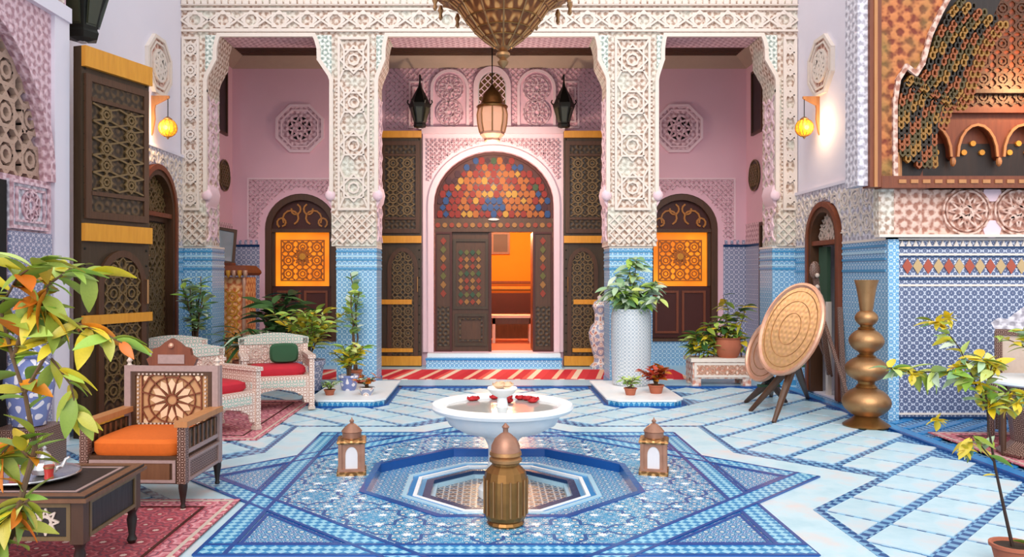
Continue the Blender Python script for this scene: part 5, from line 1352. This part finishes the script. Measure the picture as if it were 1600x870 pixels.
disc_table('folding_tray_table', 'large engraved copper tray table tipped up on dark legs', c1, (-.90, -.22, .33), .545, f1, M['copper_eng'])
c2 = W(1197, 548, 9.5)
f2 = [G(1165, 628, .01), G(1205, 618, .01), G(1228, 628, .01)]
disc_table('folding_tray_table', 'smaller pink copper tray table tipped up behind the large one', c2, (-.90, -.20, .30), .38, f2, M['copper'])
# folded stand leaning in the doorway
fs_ = thing('folding_stand', 'dark inlaid folding stand leaning by the right doorway', 'stand', (G(1300, 612).x, G(1300, 612).y, .01))
bs = Vector(fs_.location)
for (p, q, rr) in (((1273, 425, 10.3), (1296, 585, 10.4), .05), ((1287, 500, 10.2), (1331, 640, 9.3), .03), ((1312, 480, 10.0), (1319, 632, 9.8), .045), ((1256, 470, 10.2), (1300, 588, 10.5), .02)):
    a, b = W(*p)-bs, W(*q)-bs; b.z = max(b.z, .03)
    MB().bar(a, b, rr*1.3, rr*.8, (0, 1, 0)).build('stand_leg', M['inlay_dk'], fs_)
MB().sphere(W(1273, 422, 10.3)-bs, .09, 10, 8, (.8, .5, 1.3)).build('stand_finial', M['inlay_dk'], fs_, True)
for py in (430, 448, 466): MB().sphere(W(1277, py, 10.22)-bs, .03, 8, 6).build('pearl_boss', M['ivory'], fs_, True)

# right edge: inlaid chair and round table
rc = thing('scrolled_armchair', 'dark armchair with pearl scroll crest at the right edge', 'armchair', (5.28, 7.7, .036), R(-38))
for sx in (-1, 1):
    for sy in (-1, 1): MB().box(sx*.34-.03, sx*.34+.03, sy*.3-.03, sy*.3+.03, 0, .62 if sy < 0 else 1.0).build('leg', M['inlay_dk'], rc)
    MB().box(sx*.34-.045, sx*.34+.045, -.35, .3, .62, .66).build('armrest', M['wood'], rc)
    MB().box(sx*.34-.012, sx*.34+.012, -.27, .27, .2, .62).build('side_panel', M['inlay_dk'], rc)
MB().box(-.34, .34, -.3, .3, .3, .40).build('seat', M['wood'], rc)
MB().box(-.32, .32, -.29, .27, .40, .48).build('cushion', M['ivory'], rc)
MB().box(-.34, .34, .28, .32, .40, 1.0).build('back_panel', M['ivory'], rc)
frame(MB(), mY(.28), -.36, .36, .44, 1.02, .06, 0, .02).build('back_frame', M['inlay_dk'], rc)
cp = [(-.36, 1.0), (-.40, 1.08), (-.34, 1.13), (-.26, 1.12), (-.2, 1.18), (-.12, 1.25), (0, 1.28), (.12, 1.25), (.2, 1.18), (.26, 1.12), (.34, 1.13), (.40, 1.08), (.36, 1.0)]
cr = MB().prism(cp, mY(.28), .01, -.04).build('crest', M['carve_grey'], rc)
rtb = thing('round_pedestal_table', 'round table with pale stone top and carved drum at the right edge', 'table', (4.78, 6.95, .036))
MB().lathe([(.30, 0), (.32, .03), (.24, .08), (.2, .12), (.22, .3), (.28, .55), (.30, .62)], 12).build('drum', M['inlay_dk'], rtb)
MB().lathe([(.38, .62), (.41, .635), (.41, .655), (.38, .67)], 28).build('tabletop', M['marble'], rtb, True)
for k in range(6):
    a = 2*pi*k/6; MB().lathe([(.018, 0), (.025, .2), (.02, .4), (.03, .6)], 8, (.30*cos(a), .30*sin(a), 0)).build('leg', M['wood'], rtb, True)
# ------------------------------------------------------------------ plants
LEAF = {}
def leaf_mesh(key, W_, curl, mat):
    k = (key, mat)
    if k in LEAF: return LEAF[k]
    vs, fs = [], []; n = 6
    for i in range(n+1):
        t = i/n; w = W_*(sin(pi*min(1, t*.93+.05))**.85)*(1-.25*t); z = -curl*t*t
        vs += [(-w/2, t, z+.10*w), (0, t, z-.04*W_), (w/2, t, z+.10*w)]
    for i in range(n):
        for j in range(2): fs.append((i*3+j, i*3+j+1, i*3+j+4, i*3+j+3))
    me = bpy.data.meshes.new('leaf'); me.from_pydata(vs, [], fs)
    for p in me.polygons: p.use_smooth = True
    me.materials.append(M[mat]); LEAF[k] = me; return me
def put_leaf(parent, pos, dirv, L, shape, mat, roll=0.):
    W_, curl = {'oval': (.48, .28), 'long': (.24, .35), 'round': (.75, .2), 'blade': (.12, .5)}[shape]
    o = bpy.data.objects.new('leaf', leaf_mesh(shape, W_, curl, mat)); COL.objects.link(o); o.parent = parent
    y = Vector(dirv).normalized(); x = y.cross(Vector((0,0,1)))
    if x.length < .05: x = Vector((1,0,0))
    x.normalize(); z = x.cross(y)
    Rm = Matrix((x, y, z)).transposed() @ Matrix.Rotation(roll, 3, 'Y')
    o.matrix_local = Matrix.Translation(pos) @ Rm.to_4x4() @ Matrix.Diagonal((L, L, L, 1))
    return o
def pot(t, r, h, mat, kind='round'):
    if kind == 'round': MB().lathe([(r*.68, 0), (r*.74, .01), (r*.95, h*.82), (r*1.06, h*.86), (r*1.06, h), (r*.92, h), (r*.86, h*.85)], 20, caps=True).build('pot', M[mat], t, True)
    MB().lathe([(.01, h*.87), (r*.9, h*.88)], 16).build('soil', M['soil'], t)
def bush(lab, loc, h0, height, spread, nst, nlf, L, shape, mats, seed, potspec=None, cat='plant', name='potted_plant', bark='bark', droop=.2, low=.25, group=None):
    random.seed(seed); t = thing(name, lab, cat, loc, 0, group)
    if potspec: pot(t, *potspec)
    for s in range(nst):
        a = 2*pi*s/nst+random.uniform(-.4, .4); sp = spread*random.uniform(.35, 1.0); hh = height*random.uniform(.65, 1.0)
        pts = [Vector((0.02*cos(a), .02*sin(a), h0*.85))]
        for i in range(1, 6):
            f = i/5; pts.append(Vector((sp*cos(a)*f**1.3+random.uniform(-.02, .02)*height, sp*sin(a)*f**1.3+random.uniform(-.02, .02)*height, h0+hh*(f-droop*f*f))))
        MB().tube(pts, [.012*height**.5*(1-.7*i/5)+.002 for i in range(6)], 5).build('stem', M[bark], t, True)
        for k in range(nlf):
            f = low+(1-low)*(k+random.random())/nlf; i = min(4, int(f*5)); p = pts[i].lerp(pts[i+1], f*5-i)
            b = random.uniform(0, 2*pi); dv = Vector((cos(b), sin(b), random.uniform(-.35, .55)))+(pts[i+1]-pts[i]).normalized()*.5
            put_leaf(t, p, dv, L*random.uniform(.65, 1.15), shape, random.choice(mats), random.uniform(-.6, .6))
    return t
def branchy(name, lab, loc, branches, rad, nlf, L, shape, mats, seed, potspec=None, bark='bark', flowers=None):
    random.seed(seed); t = thing(name, lab, 'plant', loc); base = Vector(loc)
    if potspec: pot(t, *potspec)
    for bi, br in enumerate(branches):
        pts = [p-base for p in br]
        MB().tube(pts, [rad[bi]*(1-.6*i/max(1, len(pts)-1)) for i in range(len(pts))], 6).build('branch', M[bark], t, True)
        n = nlf[bi]
        for k in range(n):
            f = (k+random.random())/n*(len(pts)-1); i = min(len(pts)-2, int(f)); p = pts[i].lerp(pts[i+1], f-i)
            b = random.uniform(0, 2*pi); dv = (pts[i+1]-pts[i]).normalized()*.6+Vector((cos(b), .55*sin(b), random.uniform(-.7, .35)))
            put_leaf(t, p, dv, L*random.uniform(.6, 1.15), shape, random.choice(mats), random.uniform(-.8, .8))
    return t
# foreground tree at the left, in a pot out of frame
lt = Vector((-1.98, 3.15, .012))
def wl_(*a): return [W(*q) for q in a]
YT = 3.15
branchy('lemon_tree', 'lemon tree with yellowing leaves in the left foreground', tuple(lt),
  [[lt+Vector((0, 0, .35)), W(20, 830, YT), W(35, 770, YT), W(55, 700, YT), W(40, 620, YT), W(20, 560, YT)],
   [W(20, 560, YT), W(40, 500, YT), W(75, 445, YT), W(110, 420, YT+.05), W(140, 425, YT+.1)],
   [W(35, 620, YT), W(80, 540, YT), W(120, 505, YT), W(160, 520, YT), W(200, 540, YT)],
   [W(20, 560, YT), W(0, 480, YT), W(30, 430, YT-.1), W(75, 400, YT-.1)],
   [W(52, 720, YT), W(20, 690, YT), W(-10, 720, YT)],
   [W(80, 560, YT), W(110, 600, YT), W(125, 660, YT)],
   [W(75, 450, YT), W(60, 480, YT), W(90, 500, YT)],
   [W(45, 780, YT), W(20, 800, YT), W(-5, 830, YT)]],
  [.016, .008, .008, .008, .008, .006, .006, .006], [20, 40, 26, 36, 26, 14, 26, 26], .15, 'oval', ['leaf_olive', 'leaf_olive', 'leaf_green', 'leaf_olive', 'leaf_green', 'leaf_orange', 'leaf_olive', 'leaf_yellow'], 5, (.17, .38, 'terracotta'))
# spindly yellow flowering shrub, right foreground
rp = Vector((X(1583, 4.35), 4.35, .012)); YR = 4.35
branchy('yellow_shrub', 'spindly shrub with yellow flowers in the right foreground', tuple(rp),
  [[rp+Vector((0, 0, .1)), W(1570, 800, YR), W(1555, 730, YR), W(1545, 670, YR), W(1540, 610, YR)],
   [W(1542, 640, YR), W(1520, 590, YR), W(1480, 580, YR), W(1435, 582, YR), W(1385, 574, YR)],
   [W(1540, 610, YR), W(1550, 570, YR), W(1530, 560, YR)],
   [W(1542, 640, YR), W(1575, 610, YR), W(1605, 620, YR)],
   [W(1520, 590, YR), W(1500, 545, YR), W(1478, 515, YR), W(1455, 500, YR)],
   [W(1552, 720, YR), W(1520, 680, YR), W(1505, 700, YR)]],
  [.010, .006, .005, .005, .004, .004], [4, 56, 24, 30, 20, 12], .12, 'oval', ['leaf_green', 'leaf_olive', 'leaf_green', 'leaf_yellow', 'leaf_var'], 8, (.11, .13, 'terracotta'), bark='bark_dk')
ysh = bpy.data.objects['yellow_shrub']
random.seed(9)
for (qx, qy) in ((1495, 574), (1512, 566), (1541, 566), (1556, 575), (1545, 630), (1573, 640), (1590, 630), (1464, 656), (1508, 703), (1466, 503), (1482, 498), (1425, 585), (1530, 600)):
    c0 = W(qx, qy, YR+random.uniform(-.05, .05))-rp
    for k in range(8):
        b = 2*pi*k/8+random.random(); o = put_leaf(ysh, c0, Vector((cos(b), random.uniform(-.6, .2), sin(b)*.8)), random.uniform(.045, .065), 'round', 'leaf_yellow', random.uniform(-.5, .5)); o.name = 'petal'
# tall mosaic jar with variegated shrub by the right pillar
mj = thing('mosaic_jar', 'tall pale mosaic jar with a variegated shrub before the right pillar', 'planter', (X(986, 11.05), 11.05, .09)); s_ = 11.05/F
MB().lathe([(27*s_, 0), (29*s_, .02), (31*s_, .5), (31*s_, .95), (29*s_, 1.02), (30*s_, 1.05), (27*s_, 1.05), (25*s_, 1.0)], 28).build('jar_body', M['jar'], mj, True)
MB().lathe([(.01, .98), (26*s_, .99)], 20).build('soil', M['soil'], mj)
random.seed(21)
for s in range(11):
    a = 2*pi*s/11; sp = random.uniform(.25, .75); hh = random.uniform(.25, .72)
    if s in (2, 3): hh = .9; sp = .2
    pts = [Vector((sp*cos(a)*(i/5)**1.2, -.12*i/5+.6*sp*sin(a)*(i/5)**1.2, .98+hh*(i/5-.35*(i/5)**2*(sp/.5)))) for i in range(6)]
    MB().tube(pts, [.012, .01, .008, .007, .005, .003], 5).build('stem', M['bark'], mj, True)
    for k in range(26):
        f = .25+.75*(k+random.random())/26; i = min(4, int(f*5)); p = pts[i].lerp(pts[i+1], f*5-i); b = random.uniform(0, 2*pi)
        put_leaf(mj, p, Vector((cos(b), sin(b), random.uniform(-.5, .5))), random.uniform(.16, .25), 'oval', random.choice(['leaf_var', 'leaf_var', 'leaf_green']), random.uniform(-.6, .6))
# plants standing on the plinths
bush('low plant with red leaves on the plinth by the tall jar', (X(1025, 10.25), 10.25, .09), .10, .28, .30, 9, 9, .16, 'oval', ['leaf_red', 'leaf_red', 'leaf_orange'], 31, (.10, .11, 'terracotta'))
bush('small green plant at the foot of the tall mosaic jar', (X(985, 10.1), 10.1, .09), .08, .2, .16, 6, 7, .1, 'oval', ['leaf_green', 'leaf_var'], 32, (.08, .09, 'terracotta'))
bush('tall yellow green shrub standing at the foot of the left tiled pillar', (X(545, 10.55), 10.55, .09), .2, .5, .26, 9, 14, .16, 'oval', ['leaf_yellow', 'leaf_green', 'leaf_green'], 33, (.13, .2, 'porcelain'))
bush('red flowering plant on the left plinth', (X(573, 10.1), 10.1, .09), .1, .17, .17, 7, 7, .10, 'round', ['leaf_red', 'leaf_orange', 'leaf_var'], 34, (.1, .1, 'porcelain_warm'))
bush('tiny green plant on the left edge of the left plinth', (X(515, 10.1), 10.1, .09), .06, .15, .14, 6, 7, .08, 'oval', ['leaf_green', 'leaf_var'], 35, (.07, .07, 'terracotta'))
# gallery and sitting corner plants
bush('yellow green leafy shrub in a violet pot behind the pale chair', (X(482, 11.0), 11.0, .02), .42, .85, .6, 14, 20, .19, 'oval', ['leaf_green', 'leaf_yellow', 'leaf_green'], 41, (.22, .42, 'grey_tile'))
bush('climbing plant with pale leaves against the left tiled pillar', (X(556, 11.28), 11.28, .09), .18, 1.5, .14, 3, 18, .15, 'round', ['leaf_green', 'leaf_var'], 42, (.09, .18, 'terracotta'), droop=.02, low=.45)
bush('large dark leaved plant in front of the left orange window', (X(440, 12.3), 12.3, .02), .4, 1.15, .5, 10, 11, .34, 'oval', ['leaf_dark'], 43, (.22, .4, 'terracotta'), bark='bark_dk')
bush('dark spiky palm in a terracotta pot behind the pale chairs', (X(388, 10.95), 10.95, .02), .42, .55, .42, 12, 8, .4, 'blade', ['leaf_dark', 'leaf_dark', 'leaf_var'], 44, (.2, .42, 'terracotta'), bark='bark_dk')
bush('pale leaved plant on a stand before the left carved pilaster', (X(306, 10.9), 10.9, .02), .62, 1.05, .22, 8, 18, .19, 'oval', ['leaf_var', 'leaf_green', 'leaf_var'], 45, (.2, .62, 'inlay_dk'), droop=.05)
# cream planter with shrubs
pb = thing('carved_planter', 'cream carved stone trough with shrubs beneath the right orange window', 'planter', (X(1122, 11.65), 11.65, .02))
MB().box(-.42, .42, -.2, .2, .10, .36).build('trough', M['planter'], pb)
MB().box(-.45, .45, -.23, .23, .34, .39).build('trough_rim', M['cream'], pb)
frame(MB(), mY(-.2), -.40, .40, .12, .33, .035, 0, .015).build('trough_frame', M['cream'], pb)
for sx in (-1, 1):
    for sy in (-1, 1): MB().box(sx*.36-.06, sx*.36+.06, sy*.14-.05, sy*.14+.05, 0, .10).build('foot', M['planter'], pb)
straps(MB(), star_field(-.36, .36, .15, .3, 5, 1), mY(-.2), .012, 0, .012).build('trough_carving', M['rose'] if False else M['copper'], pb)
random.seed(51)
for s in range(11):
    xb = -.34+.068*s; hh = random.uniform(.5, 1.0) if s > 3 else random.uniform(.3, .55)
    pts = [Vector((xb+random.uniform(-.12, .12)*i/4, random.uniform(-.16, .1)*i/4, .37+hh*i/4)) for i in range(5)]
    MB().tube(pts, [.01, .008, .007, .005, .003], 5).build('stem', M['bark'], pb, True)
    for k in range(23):
        f = .2+.8*(k+random.random())/23; i = min(3, int(f*4)); p = pts[i].lerp(pts[i+1], f*4-i); b = random.uniform(0, 2*pi)
        put_leaf(pb, p, Vector((cos(b), sin(b), random.uniform(-.4, .6))), random.uniform(.15, .25), random.choice(['oval', 'oval', 'long']), random.choice(['leaf_green', 'leaf_olive', 'leaf_dark', 'leaf_yellow']), random.uniform(-.6, .6))
cpot = thing('terracotta_urn', 'terracotta urn nestling among the shrubs of the cream trough', 'pot', (X(1137, 11.62), 11.62, .37))
MB().lathe([(.10, 0), (.16, .08), (.2, .2), (.17, .3), (.19, .33), (.15, .33), (.12, .2)], 18).build('urn', M['terracotta'], cpot, True)
# plants on the round table at the right edge
bush('leafy plant with yellow blooms on the round table at the right edge', (4.80, 6.9, .706), .16, .34, .34, 10, 12, .14, 'oval', ['leaf_green', 'leaf_yellow', 'leaf_olive', 'leaf_var'], 61, (.12, .16, 'brass_eng'))
